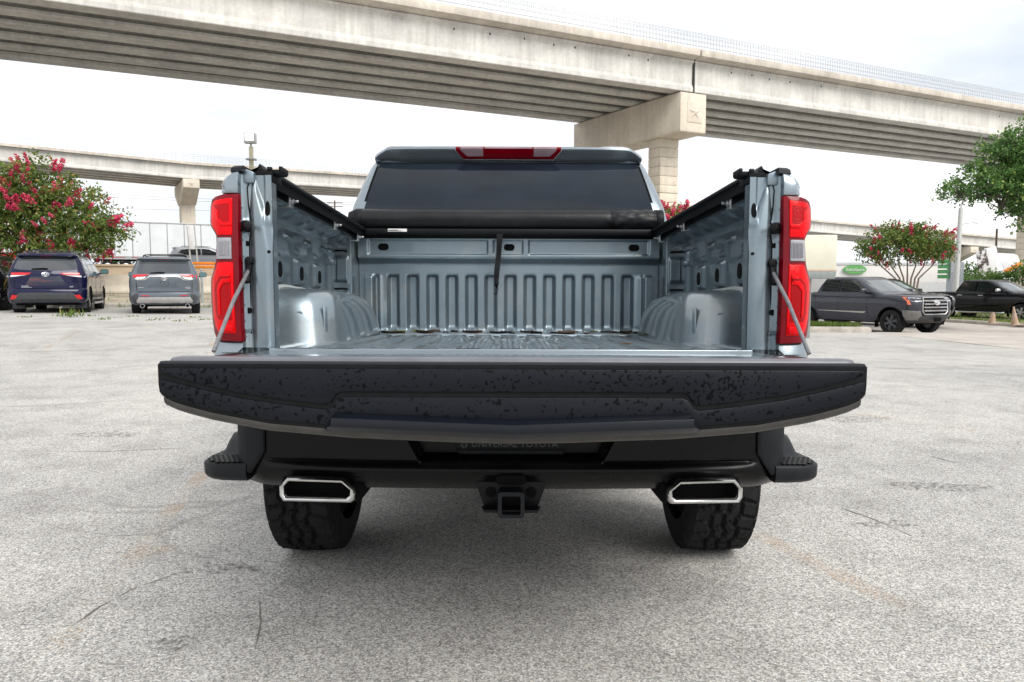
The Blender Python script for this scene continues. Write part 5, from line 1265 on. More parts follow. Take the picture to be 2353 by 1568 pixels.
# ---------------------------------------------------------------- full-size pickups
def big_pickup(loc, rz, label, paint, chrome_mirror=False, wsh=None, bright=True):
    r_ = empty('parked_pickup', loc, rz, label, 'truck')
    lv = [(.40, .88, .15, 5.55, .10, .3), (.50, .93, .04, 5.78, .12, .32, .02, .10), (.66, .965, .0, 5.86, .14, .30, .03, .10), (.86, .992, .0, 5.88, .14, .26, .03, .09), (1.00, 1.012, .0, 5.88, .14, .25, .03, .09), (1.08, 1.008, .0, 5.88, .14, .24, .03, .09), (1.20, .985, .0, 5.84, .14, .24, .03, .10), (1.28, .965, .01, 5.74, .14, .28, .03, .12), (1.33, .92, .02, 5.55, .16, .35, .03, .12), (1.36, .86, .05, 5.20, .2, .4, .03, .12)]
    b, bv = body(lv, paint, r_, [(1.28, .42, .50), (4.96, .42, .50)], ns=9)
    lc = [(1.28, .965, 1.72, 4.80, .06, .25), (1.38, .955, 1.73, 4.58, .06, .22), (1.44, .94, 1.75, 4.44, .07, .2, .0, .12), (1.66, .875, 1.84, 4.02, .08, .2, .02, .14), (1.86, .80, 1.95, 3.66, .10, .2, .03, .14), (1.92, .765, 1.99, 3.52, .12, .22, .03, .12), (1.955, .70, 2.06, 3.40, .16, .25, .03, .10), (1.965, .58, 2.2, 3.2, .2, .25)]
    c = slices(lc, 5, 8).build('cab', paint, r_, smooth=40); cv = bvh_of(c)
    D = lambda ax, poly, nm, mat, par=b, **k: decal(bv, ax, poly, nm, mat, par, **k)
    C = lambda ax, poly, nm, mat, par=c, **k: decal(cv, ax, poly, nm, mat, par, **k)
    for s in (-1, 1):
        ax = '+x' if s > 0 else '-x'
        C(ax, [(1.98, 1.42), (2.02, 1.74), (2.12, 1.84), (2.72, 1.86), (2.72, 1.42)], 'side_window', M_cglass, eps=.004)
        C(ax, [(2.84, 1.42), (2.84, 1.86), (3.42, 1.82), (3.60, 1.74), (4.22, 1.44), (4.20, 1.42)], 'side_window', M_cglass, eps=.004)
        C(ax, [(2.76, 1.40), (2.80, 1.40), (2.80, 1.88), (2.76, 1.88)], 'door_pillar', M_dark, eps=.005)
        for yy in (1.72, 2.77, 4.02): D(ax, [(yy, .55), (yy + .014, .55), (yy + .014, 1.36), (yy, 1.36)], 'door_gap', M_dark, eps=.003)
        for yy in (1.90, 2.95): D(ax, [(yy, 1.20), (yy + .24, 1.20), (yy + .24, 1.235), (yy, 1.235)], 'door_handle', M_badge if chrome_mirror else paint, eps=.035, thick=.03, bevel=.01)
        D(ax, [(1.85, .745), (3.98, .745), (3.90, .69), (3.3, .70), (1.85, .73)], 'door_moulding', M_silver if bright else M_dark, eps=.012, thick=.012)
        # flared arch lips
        for yy in (1.28, 4.96):
            pts = [Vector((s * .985, yy + .505 * math.cos(R(a)), .42 + .505 * math.sin(R(a)))) for a in lin(-12, 192, 25)]
            MB().tube(pts, .028, 6).build('arch_lip', M_dark if bright else paint, b)
        for yy in (1.28, 4.96): car_wheel(r_, s * .86, yy, .415, .27, s, .265, M_alloyd if bright else M_alloy, 6)
        MB().box(min(s * .80, s * .98), max(s * .80, s * .98), 4.35, 4.37, .22, .46).build('mud_flap', M_dark, r_, bevel=.005)
        if chrome_mirror: MB().tube([(s * .98, 1.85, .40), (s * 1.03, 2.0, .38), (s * 1.03, 4.1, .38), (s * .98, 4.25, .40)], .045, 8).build('side_step', M_badge, r_)
        mirror(r_, s, 1.15, 4.02, 1.46, M_badge if chrome_mirror else paint, M_cglass)
        S = lambda pl: [(s * a, q) for a, q in pl]
        D('-y', S([(.84, .98), (.99, .98), (.99, 1.26), (.84, 1.28)]), 'tail_lamp', M_lampr, eps=.012)
        # headlamp, signal, bumper wing, fog lamp
        D('+y', S([(.60, 1.235), (.93, 1.255), (.955, 1.20), (.93, 1.12), (.62, 1.13)]), 'headlamp', M_lampw, eps=.012, bevel=.004)
        D('+y', S([(.62, 1.215), (.88, 1.225), (.88, 1.17), (.63, 1.165)]), 'projector_lamp', M_cglass, eps=.018)
        D(ax, [(5.36, 1.27), (5.50, 1.27), (5.66, 1.13), (5.70, 1.02), (5.62, 1.02), (5.56, 1.14)], 'marker_lamp', M_lampa, eps=.010)
        D('+y', S([(.62, .62), (.72, .82), (.92, .80), (.93, .50), (.66, .50)]), 'bumper_wing', pmat('bumper_grey', (.22, .215, .21), rough=.35, metal=.5, var=.1), eps=.05, thick=.08, bevel=.012)
        D(ax, [(5.42, .84), (5.78, .82), (5.80, .50), (5.45, .50)], 'bumper_wing', MATS['bumper_grey'], eps=.035, thick=.05, bevel=.01)
    C('+y', [(-.84, 1.45), (-.78, 1.66), (-.70, 1.88), (.70, 1.88), (.78, 1.66), (.84, 1.45)], 'windshield', wsh or M_wsh, eps=.004)
    C('-y', [(-.76, 1.46), (-.70, 1.84), (.70, 1.84), (.76, 1.46)], 'rear_window', M_cglass, eps=.004)
    D('+z', [(-.78, .12), (.78, .12), (.78, 1.62), (-.78, 1.62)], 'bed_opening', M_dark, eps=.004)
    D('+z', [(-.10, 4.85), (-.45, 4.9), (-.48, 5.40), (-.12, 5.45)], 'hood_crease', paint, eps=.012, bevel=.008); D('+z', [(.10, 4.85), (.45, 4.9), (.48, 5.40), (.12, 5.45)], 'hood_crease', paint, eps=.012, bevel=.008)
    # grille: frame, dark field and braided bars
    gf = D('+y', [(-.50, 1.245), (.50, 1.245), (.575, 1.16), (.60, .80), (.50, .70), (-.50, .70), (-.60, .80), (-.575, 1.16)], 'grille', M_dark, eps=.010)
    fr_ = [(-.50, 1.25), (.50, 1.25), (.58, 1.165), (.605, .80), (.50, .695), (-.50, .695), (-.605, .80), (-.58, 1.165), (-.50, 1.25)]
    fy = caster(bv, '+y', .02)
    MB().tube([fy(*q) for q in fr_], .024 if bright else .018, 6).build('grille_frame', M_silver if bright else M_dark, gf)
    mbar = M_badge if bright else M_dark
    for zc in (1.15, 1.04, .93, .82):
        xm = .545
        for ph in (0, math.pi):
            MB().tube([fy(x, zc + .020 * math.sin(x * 30 + ph)) for x in lin(-xm, xm, 46)], .009, 5).build('grille_bar', mbar, gf)
    badge(b, lambda x, z: Vector(caster(bv, '+y', .045)(x, 1.09 + z)), .12)
    MB().prism([(x, 1.09 + z) for x, z in ellipse(0, 0, .115, .085, 20)], 'y', 5.87, 5.915).build('emblem_plate', M_silver, b)
    D('+y', [(-.62, .66), (.62, .66), (.70, .56), (.66, .40), (-.66, .40), (-.70, .56)], 'front_bumper', M_clad, eps=.06, thick=.12, bevel=.012)
    MB().box(-.16, .16, 5.93, 5.97, .46, .60).build('plate_bracket', M_dark, b, bevel=.006)
    MB().box(-.70, .70, .3, 5.4, .36, .48).build('underbody', M_dark, r_)
    return r_

def on_ground(x, y): return (x, y, gz(x, y))
def at_px(u, v, Y): q = P(u, v, Y); return q
# placements
q = P(380, 720, 20.7)
grey_suv((q.x, 20.7, gz(q.x, 21.5) - .02), R(23), 'grey crossover SUV with roof rails and silver skid plate parked by the kerb', carpaint('grey_suv_paint', (.125, .145, .17)))
q = P(107, 724, 20.0)
blue_suv((q.x, 20.0, gz(q.x, 21) - .02), R(22.5), 'dark blue three row SUV parked under the pink flowering tree', carpaint('blue_suv_paint', (.0055, .0065, .036), .15))
q = P(-85, 716, 20.6)
grey_suv((q.x, 20.6, gz(q.x, 21.5)), R(21), 'black SUV cut off by the left edge of the photo, one wheel showing', carpaint('black_suv_paint', (.008, .008, .010), .1))
M_tund = carpaint('graphite_paint', (.052, .055, .070), .45); M_blkp = carpaint('black_truck_paint', (.007, .0075, .011), .1)
def place_front(u, v, Y, rz, fn, **k):
    """vehicle facing the camera side: its camera-side front wheel stands under the photo point"""
    q = P(u, v, Y); rot = Matrix.Rotation(rz, 3, 'Z')
    off = rot @ Vector((.86, 4.96, 0)); return fn((q.x - off.x, Y - off.y, gz(q.x, Y) + .008), rz, **k)
rzT = R(-90 - 66)
place_front(2050, 769, 24.6, rzT, big_pickup, label='dark grey pickup with chrome braided grille parked facing the camera on the right', paint=M_tund, wsh=M_wsh)
place_front(2080, 752, 29.0, rzT, big_pickup, label='black pickup half hidden behind the dark grey one, its green tinted windshield showing', paint=M_blkp, wsh=M_green, bright=False)
place_front(2347, 736, 34.0, R(-90 - 66), big_pickup, label='black pickup with chrome mirrors and handles at the right edge behind the grass island', paint=M_blkp, chrome_mirror=True, bright=False)
q = P(2400, 668, 46)
grey_suv((q.x, 46, -.5), R(-110), 'dark grey SUV mostly hidden behind the black pickup at the right edge', carpaint('far_suv_paint', (.07, .07, .08)), lite=True)

# highway traffic
def hw(u, v, Y):
    q = P(u, v, Y); rel = Vector((q.x, q.y)) - K0; return (q.x, q.y, rdz(rel.dot(HD)))
grey_suv(hw(385, 610, 46), R(-64), 'silver SUV driving on the highway in front of the white trailer', carpaint('silver_suv_paint', (.34, .35, .38)), lite=True, name='passing_suv')
grey_suv(hw(-75, 610, 44), R(-64), 'red SUV on the highway seen under the tree at the left edge', carpaint('red_suv_paint', (.42, .012, .012), .1), lite=True, name='passing_suv')

# white semi trailer
TD = Vector((math.sin(R(62)), math.cos(R(62)), 0)); TN = Vector((-TD.y, TD.x, 0))
T0 = Vector(hw(135, 600, 55)); T0.z = 2.12
tr = empty('semi_trailer', T0, label='long white box semi trailer on the highway behind the wall', cat='trailer')
def TW(a, b, z): q = T0 + TD * a + TN * b; return (q.x, q.y, T0.z + z)
M_seam = pmat('trailer_seam', (.30, .31, .32), rough=.6, var=.1)
M_tw = pmat('trailer_white', (.66, .69, .70), rough=.35, var=.06, scale=.8, coat=.2)
M_tg = pmat('trailer_grey', (.38, .39, .40), rough=.45, metal=.4, var=.1)
LT = 16.2
MB().rings([[TW(a, b, z) for b, z in ((.02, 1.15), (.02, 4.02), (2.55, 4.02), (2.55, 1.15))] for a in (0, LT)]).build('box', M_seam, tr, off=T0, bevel=.02)
npan = 13
for i in range(npan):
    a0 = .05 + i * (LT - .1) / npan; a1 = a0 + (LT - .1) / npan - .07
    MB().rings([[TW(a, b, z) for b, z in ((-.012, 1.32), (-.012, 3.92), (.03, 3.92), (.03, 1.32))] for a in (a0, a1)]).build('side_panel', M_tw, tr, off=T0)
MB().rings([[TW(a, b, z) for b, z in ((-.03, 3.93), (-.03, 4.05), (2.6, 4.05), (2.6, 3.93))] for a in (-.02, LT + .02)]).build('top_rail', M_tg, tr, off=T0, bevel=.015)
br = MB().rings([[TW(a, b, z) for b, z in ((-.035, 1.08), (-.035, 1.30), (.04, 1.30), (.04, 1.08))] for a in (-.02, LT + .02)]).build('bottom_rail', M_tg, tr, off=T0)
for i in range(14):
    MB().rings([[TW(a, b, z) for b, z in ((-.04, 1.20), (-.04, 1.26), (-.03, 1.26), (-.03, 1.20))] for a in (.3 + i * 1.15, .95 + i * 1.15)]).build('reflective_tape', pmat('red_tape', (.45, .05, .05), rough=.4, var=.1), br, off=T0)
MB().rings([[TW(a, b, z) for b, z in ((.05, .45), (.02, 1.08), (.06, 1.08), (.09, .45))] for a in (6.0, 13.2)]).build('side_skirt', M_tw, tr, off=T0)
for a in (3.2, 4.45):
    for b in (.28, 2.27):
        mbw = MB(); t_ = tyre_mb(0, 0, 0, .50, .42, nth=32, tread=False)
        mbw.add([TW(a + v[1], b + v[0], .50 + v[2]) for v in t_.v], t_.f); w_ = mbw.build('wheel', M_tyre, tr, off=T0, smooth=50)
        MB().cyl(TW(a, b - .16, .5), TW(a, b + .16, .5), .30, n=24).build('rim', M_alloy, w_, off=T0, bevel=.03)
        MB().cyl(TW(a, b - .20, .5), TW(a, b - .1, .5), .10, n=14).build('hub', M_alloy, w_, off=T0, bevel=.01)
MB().rings([[TW(a, b, z) for b, z in ((.12, .95), (.12, 1.10), (.3, 1.10), (.3, .95))] for a in (2.4, 5.3)]).build('mudguard', M_dark, tr, off=T0)
# ================================================================== STREET FURNITURE, SIGNS, BUILDINGS
M_pole = pmat('painted_pole', (.55, .55, .54), rough=.45, metal=.3, var=.08)
M_cream = pmat('cream_panel', (.62, .60, .49), rough=.55, var=.05, scale=2)
M_sgn = pmat('sign_white', (.72, .72, .72), rough=.5, var=.08, scale=4)
M_org = pmat('orange_plastic', (.72, .22, .02), rough=.5, var=.12, scale=6)
M_orgf = pmat('faded_orange', (.40, .26, .17), rough=.7, var=.2, scale=5, col2=(.42, .36, .31), lo=.4, hi=.7)
M_wood = pmat('pole_wood', (.13, .10, .075), rough=.9, var=.2, scale=6)

# floodlight on a pole above the left bed rail
p = P(578, 385, 44.0); base = Vector((p.x, 44.0, 1.6))
fl = empty('light_pole', base, label='pale light pole with a lit square floodlight above the left bed rail', cat='street lamp')
zt = P(578, 338, 44).z; zl = P(578, 312, 44).z
MB().cyl((base.x, 44, 1.6), (base.x, 44, zt), .16, .13, n=12).build('pole', pmat('cream_pole', (.66, .62, .44), rough=.5, var=.06), fl, off=base)
MB().cyl((base.x, 44, zt), (base.x, 44, zt + .25), .06, n=8).build('bracket', M_pole, fl, off=base)
hd = MB().box(base.x - .33, base.x + .33, 43.75, 44.1, zl - .48, zl + .12).build('lamp_head', M_pole, fl, off=base, bevel=.03)
MB().box(base.x - .25, base.x + .25, 43.735, 43.76, zl - .33, zl + .06).build('lamp_glass', pmat('lit_lens', (.9, .88, .78), rough=.2, emit=(1, .93, .75), estr=1.6), hd, off=base)
z2 = P(578, 368, 44).z
MB().cyl((base.x, 44, z2), (base.x, 44, z2 + .07), .32, .32, n=18).cyl((base.x, 44, z2 + .07), (base.x, 44, z2 + .16), .2, .1, n=12).build('junction_ring', M_pole, fl, off=base)
# lamp post on the right
p = P(2196, 640, 42.0); base = Vector((p.x, 42.0, -.45)); pt = P(2212, 478, 42.0); tp_ = Vector((base.x + .12, 42, pt.z))
lp = empty('lamp_post', base, label='grey lamp post with a tilted head beside the small flowering tree', cat='street lamp')
MB().cyl(base, tp_, .17, .12, n=12).build('pole', M_pole, lp, off=base)
MB().tube([tp_, tp_ + Vector((.06, 0, .25)), tp_ + Vector((.15, 0, .42))], .05, 8).build('bracket', M_pole, lp, off=base)
MB().obox(tp_ + Vector((.42, -.02, .60)), (.30, 0, .22), (0, .18, 0), (-.05, 0, .07)).build('lamp_head', M_pole, lp, off=base, bevel=.03)
MB().obox(tp_ + Vector((.47, -.04, .52)), (.22, 0, .16), (0, .15, 0), (-.012, 0, .016)).build('lamp_glass', MATS['lit_lens'], lp, off=base)
MB().tube([tp_ + Vector((0, 0, -.95)), tp_ + Vector((.35, 0, -.88)), tp_ + Vector((.75, 0, -.82)), tp_ + Vector((1.0, 0, -.90))], .03, 6).build('side_arm', M_pole, lp, off=base)
# utility pole and wires
p = P(769, 500, 125.0); up = P(769, 461, 125.0); base = Vector((p.x, 125, 2))
u_ = empty('utility_pole', base, label='dark wooden utility pole far behind, between the left bed rail and the cab', cat='pole')
MB().cyl(base, up, .16, .13, n=8).build('post', M_wood, u_, off=base)
for h in (.35, .95): MB().box(up.x - 1.3, up.x + 1.3, 124.9, 125.1, up.z - h - .12, up.z - h).build('cross_arm', M_wood, u_, off=base)
for dx in (-1.2, -.6, .6, 1.2): MB().cyl((up.x + dx, 125, up.z - .35), (up.x + dx, 125, up.z - .15), .05, n=6).build('insulator', M_pole, u_, off=base)
for i, (v0, v1) in enumerate(((438, 467), (446, 470), (473, 482))):
    a, b = P(120, v0, 128), P(1000, v1, 125)
    w_ = MB().tube([a.lerp(b, t) + Vector((0, 0, -3 * t * (1 - t) * .8)) for t in lin(0, 1, 14)], .028, 4).build('power_line', M_wood, at=a)
    tag(w_, ['highest of the thin power lines crossing the sky under the flyover', 'middle one of the thin power lines crossing the sky under the flyover', 'lowest of the thin power lines crossing the sky under the flyover'][i], 'cable', 'power lines')

# roadwork panel on two posts and an orange barricade board at the wall
a = P(447, 612, 33.5); base = Vector((a.x, 33.5, 2.1))
rs = empty('roadwork_panel', base, label='narrow white roadwork panel on two thin posts behind the grey SUV', cat='sign')
zt = P(447, 514, 33.5).z
for dx in (-.16, .16): MB().obox(((base.x + dx - .06), 33.5, (2.1 + zt) / 2), (.022, 0, 0), (0, .03, 0), (-.06, 0, (zt - 2.1) / 2)).build('post', M_pole, rs, off=base)
MB().obox((base.x - .10, 33.45, zt - .62), (.125, 0, 0), (0, .012, 0), (-.035, 0, .55)).build('panel', M_sgn, rs, off=base, bevel=.01)
a = P(470, 606, 33.0); base = Vector((a.x - .15, 33.0, a.z - .1))
ob_ = empty('orange_barricade', base, label='orange barricade board lying on top of the tan wall', cat='barricade')
MB().box(base.x - .75, base.x + .95, 32.9, 33.05, a.z - .05, a.z + .07).build('board', M_org, ob_, off=base, bevel=.02)
MB().box(base.x - .2, base.x + .7, 32.8, 33.1, a.z - .22, a.z - .10).build('foot', M_org, ob_, off=base, bevel=.02)
MB().cyl((base.x - .55, 32.88, a.z), (base.x - .55, 32.8, a.z), .06, n=10).build('warning_lamp', M_sgn, ob_, off=base)
# slim post by the kerb
q = G(465, 700); mbp = MB().cyl((q.x, 26.5, .5), (q.x, 26.5, 1.55), .045, n=8).cyl((q.x, 26.5, 1.55), (q.x, 26.5, 1.58), .05, .02, n=8)
q = P(465, 690, 26.5)
o = MB().cyl((q.x, 26.5, .3), (q.x, 26.5, q.z + 1.1), .045, n=8).cyl((q.x, 26.5, q.z + 1.1), (q.x, 26.5, q.z + 1.14), .055, .03, n=8).build('marker_post', pmat('weathered_steel', (.30, .34, .33), rough=.6, metal=.3, var=.2), at=Vector((q.x, 26.5, .3)))
tag(o, 'short grey steel marker post standing right of the grey SUV', 'post')
# yellow prop at left edge
a = P(-6, 598, 22.0); b = P(33, 640, 22.0)
o = MB().tube([a, b, b + (b - a) * .9], .035, 6).build('yellow_pole', pmat('yellow_paint', (.62, .42, .03), rough=.5, var=.1), at=b + (b - a) * .9)
tag(o, 'slanting yellow steel pole at the left edge beside the blue SUV', 'pole')

# blank sign cabinet in front of the dark grey pickup
Y = 19.5; a = P(1925, 540, Y); b = P(1925, 622, Y); base = Vector((a.x - .6, Y + .12, gz(a.x, Y)))
sg = empty('sign_cabinet', base, label='blank cream sign cabinet on a grey post just right of the right tail lamp', cat='sign')
MB().box(a.x - 1.7, a.x, Y, Y + .32, b.z, a.z).build('cabinet', M_cream, sg, off=base, bevel=.02)
MB().box(a.x - 1.72, a.x + .008, Y - .012, Y + .33, b.z - .015, b.z + .02).build('lower_trim', pmat('pink_trim', (.50, .36, .28), rough=.6, var=.1), sg, off=base)
c = P(1925, 641, Y)
MB().prism([(a.x - 1.75, b.z - .02), (a.x - .01, b.z - .02), (a.x - .05, c.z), (a.x - 1.7, c.z)], 'y', Y - .05, Y + .37).build('base_tray', pmat('sage_grey', (.22, .245, .235), rough=.6, var=.08), sg, off=base, bevel=.015)
for dx in (-.70, -1.2): MB().box(a.x + dx - .075, a.x + dx + .075, Y + .08, Y + .23, base.z - .1, c.z + .01).build('post', MATS['sage_grey'], sg, off=base)

# storage building with a green oval sign and its pylon
M_bw = pmat('building_white', (.66, .64, .62), rough=.8, var=.05, scale=.5, bump=.05)
Y = 92.0
x0, x1 = P(1905, 640, Y).x, P(2212, 640, Y).x; zt = P(1950, 609, Y).z; base = Vector(((x0 + x1) / 2, Y, -.6))
sb = empty('storage_building', base, label='long white storage building with a green oval sign behind the parked pickups', cat='building')
MB().box(x0, x1, Y, Y + 14, -.6, zt).build('wall', M_bw, sb, off=base, bevel=.03)
MB().box(x0 - .1, x1 + .1, Y - .1, Y + 14.1, zt, zt + .3).build('roof_edge', pmat('grey_coping', (.48, .50, .52), rough=.6, var=.05), sb, off=base)
os_ = P(1962, 618, Y)
sg2 = MB().prism([(os_.x + 1.45 * math.cos(t), os_.z - .1 + .55 * math.sin(t)) for t in lin(0, 6.18, 28)], 'y', Y - .35, Y - .12).build('oval_sign', pmat('sign_green', (.10, .34, .09), rough=.5, var=.08), sb, off=base)
text_mb('ExtraSpace', .52, lambda u, v, w: (os_.x + u, Y - .40 - w, os_.z - .12 + v), .05).build('lettering', M_sgn, sg2, off=base, smooth=0)
for i in range(7):
    x = x0 + 3 + i * (x1 - x0 - 6) / 6
    wn_ = MB().box(x - .9, x + .9, Y - .08, Y - .02, -.5, 1.6).build('roller_door', pmat('door_white', (.55, .56, .55), rough=.6, var=.1), sb, off=base)
Y = 80.0; a = P(2186, 602, Y); b = P(2216, 602, Y); base = Vector(((a.x + b.x) / 2, Y + .4, -.6))
py = empty('pylon_sign', base, label='tall pale grey storage pylon sign right of the lamp post', cat='sign')
MB().box(a.x, b.x, Y, Y + .8, -.6, a.z).build('slab', pmat('pylon_grey', (.40, .43, .46), rough=.5, var=.06), py, off=base, bevel=.03)
text_mb('storage', .98, lambda u, v, w: (base.x - .12 + u * .42, Y - .02 - w, P(2200, 619, Y).z + v), .04).build('lettering', M_sgn, py, off=base, smooth=0)
for i in range(4):
    zz = P(2176, 636, Y).z + .55 * i
    MB().box(a.x - 1.1, a.x - .1, Y + .1, Y + .6, zz - .2, zz + .2).build('green_band', pmat('door_green', (.07, .28, .09), rough=.5, var=.1), py, off=base)

# leaning sign boards on posts
def board(u, v, Y, w, h, tilt, mat, label, name='leaning_sign', orange=None):
    c_ = P(u, v, Y); base = Vector((c_.x, Y, -.5)); e = empty(name, base, label=label, cat='sign')
    ax = Vector((math.cos(tilt), 0, math.sin(tilt))); az = Vector((-math.sin(tilt), 0, math.cos(tilt)))
    MB().obox(c_, ax * w / 2, (0, .03, 0), az * h / 2).build('board', mat, e, off=base, bevel=.01)
    MB().tube([Vector((c_.x, Y + .06, -.5)), c_ + az * h * .45 + Vector((0, .06, 0))], .05, 6).build('post', M_pole, e, off=base)
    if orange: MB().obox(c_ - az * h * .78, ax * w * .55, (0, .03, 0), az * h * .32).build('orange_board', M_org, e, off=base, bevel=.01)
    return e
M_grim = pmat('grimy_board', (.62, .60, .60), rough=.6, col2=(.05, .035, .03), scale=2.4, lo=.44, hi=.56)
board(2260, 608, 58, .85, 2.3, R(14), M_grim, 'leaning sign board with a dirty dark print, left of the pair at the right')
board(2281, 604, 58.4, .95, 2.5, R(12), M_sgn, 'leaning pale grey sign board, right of the pair, behind the black pickup')
board(2322, 603, 56, 1.35, .60, R(28), M_sgn, 'small tilted white sign with an orange board below, near the right edge', orange=True)
p = P(2282, 560, 70)
o = MB().cyl((p.x + .3, 70, -.5), (p.x + .3, 70, P(2286, 526, 70).z), .09, n=8).build('sign_pole', M_wood, at=Vector((p.x + .3, 70, -.5))); tag(o, 'thin dark pole standing between the leaning signs at the right', 'pole')

# traffic cones on the island
def cone(u, v, Y, h, lean, label, cut=False):
    q = P(u, v, Y); base = Vector((q.x, Y, gz(q.x, Y) + .10)); e = empty('traffic_cone', base, label=label, cat='cone', group='traffic cones on the grass island')
    rg = []
    for t, r in ((0, .15), (.02, .145), (.3, .11), (.6, .072), (.9, .036), (1.0, .028)) if not cut else ((0, .14), (.3, .12), (.6, .10), (.9, .085), (1.0, .075)):
        rg.append([(base.x + lean * t * h + r * math.cos(a), Y + r * math.sin(a), base.z + .03 + t * h + (.06 * math.sin(a * 2) if cut and t == 1 else 0)) for a in lin(0, 5.88, 15)])
    MB().rings(rg).build('cone_body', M_orgf, e, off=base, smooth=40)
    MB().box(base.x - .18, base.x + .18, Y - .18, Y + .18, base.z, base.z + .035).build('cone_base', M_orgf, e, off=base, bevel=.01)
cone(2334, 724, 29.5, .72, -.14, 'tall faded traffic cone leaning left on the grass island')
cone(2281, 716, 30.5, .40, .05, 'short broken traffic cone stump on the grass island', True)
# ================================================================== PLANTS
M_bark = pmat('myrtle_bark', (.20, .145, .105), rough=.85, var=.25, scale=5, bump=.2, bscale=30, stretch=(1, 1, .3))
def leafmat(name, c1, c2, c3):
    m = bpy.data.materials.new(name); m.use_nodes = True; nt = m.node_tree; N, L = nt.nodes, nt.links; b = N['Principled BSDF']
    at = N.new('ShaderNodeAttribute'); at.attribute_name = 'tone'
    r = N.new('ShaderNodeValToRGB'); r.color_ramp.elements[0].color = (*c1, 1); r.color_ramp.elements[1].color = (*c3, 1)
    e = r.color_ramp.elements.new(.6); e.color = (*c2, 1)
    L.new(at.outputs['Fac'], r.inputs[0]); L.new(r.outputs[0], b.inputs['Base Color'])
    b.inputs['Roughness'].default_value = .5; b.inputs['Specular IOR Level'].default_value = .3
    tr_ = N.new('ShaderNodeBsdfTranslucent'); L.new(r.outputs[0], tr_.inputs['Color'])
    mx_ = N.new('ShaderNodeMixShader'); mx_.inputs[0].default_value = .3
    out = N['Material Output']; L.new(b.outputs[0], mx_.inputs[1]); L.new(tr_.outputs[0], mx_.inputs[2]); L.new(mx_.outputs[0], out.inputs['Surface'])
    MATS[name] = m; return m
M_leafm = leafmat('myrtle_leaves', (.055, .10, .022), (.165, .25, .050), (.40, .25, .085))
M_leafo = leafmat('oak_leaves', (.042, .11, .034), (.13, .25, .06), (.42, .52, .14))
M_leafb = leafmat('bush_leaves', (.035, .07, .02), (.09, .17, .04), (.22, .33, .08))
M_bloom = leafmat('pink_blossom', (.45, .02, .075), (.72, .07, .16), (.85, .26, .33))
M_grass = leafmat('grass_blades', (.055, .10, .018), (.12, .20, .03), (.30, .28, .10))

def quads_obj(name, quads, tones, mat, parent, off, kind=None):
    vs = [v for q in quads for v in q]; k = len(quads[0])
    fs = [tuple(range(i * k, i * k + k)) for i in range(len(quads))]
    me = bpy.data.meshes.new(name); me.from_pydata([(v[0] - off[0], v[1] - off[1], v[2] - off[2]) for v in vs], [], fs); me.materials.append(mat)
    a = me.attributes.new('tone', 'FLOAT', 'FACE'); a.data.foreach_set('value', tones)
    ob = bpy.data.objects.new(name, me); COL.objects.link(ob); ob.parent = parent
    if kind: ob['kind'] = kind
    return ob
def leaf(c, d, up, l, w):
    d = d.normalized(); s = d.cross(up)
    s = s.normalized() if s.length > 1e-4 else d.orthogonal().normalized()
    return (c - d * l * .5, c + s * w * .5 - d * l * .05, c + d * l * .5, c - s * w * .5 - d * l * .05)
def rnd_dir(rg): 
    v = Vector((rg.gauss(0, 1), rg.gauss(0, 1), rg.gauss(0, 1))); return v.normalized() if v.length > 0 else Vector((0, 0, 1))
def crown_points(rg, blobs, n):
    """random points in a union of ellipsoids, thicker towards their shells"""
    wts = [b[1].x * b[1].y * b[1].z for b in blobs]; tot = sum(wts); out = []
    for _ in range(n):
        t = rg.random() * tot
        for bl, w in zip(blobs, wts):
            t -= w
            if t <= 0: break
        d = rnd_dir(rg); r = rg.random() ** .42
        out.append((bl[0] + Vector((d.x * bl[1].x, d.y * bl[1].y, d.z * bl[1].z)) * r, d, r))
    return out
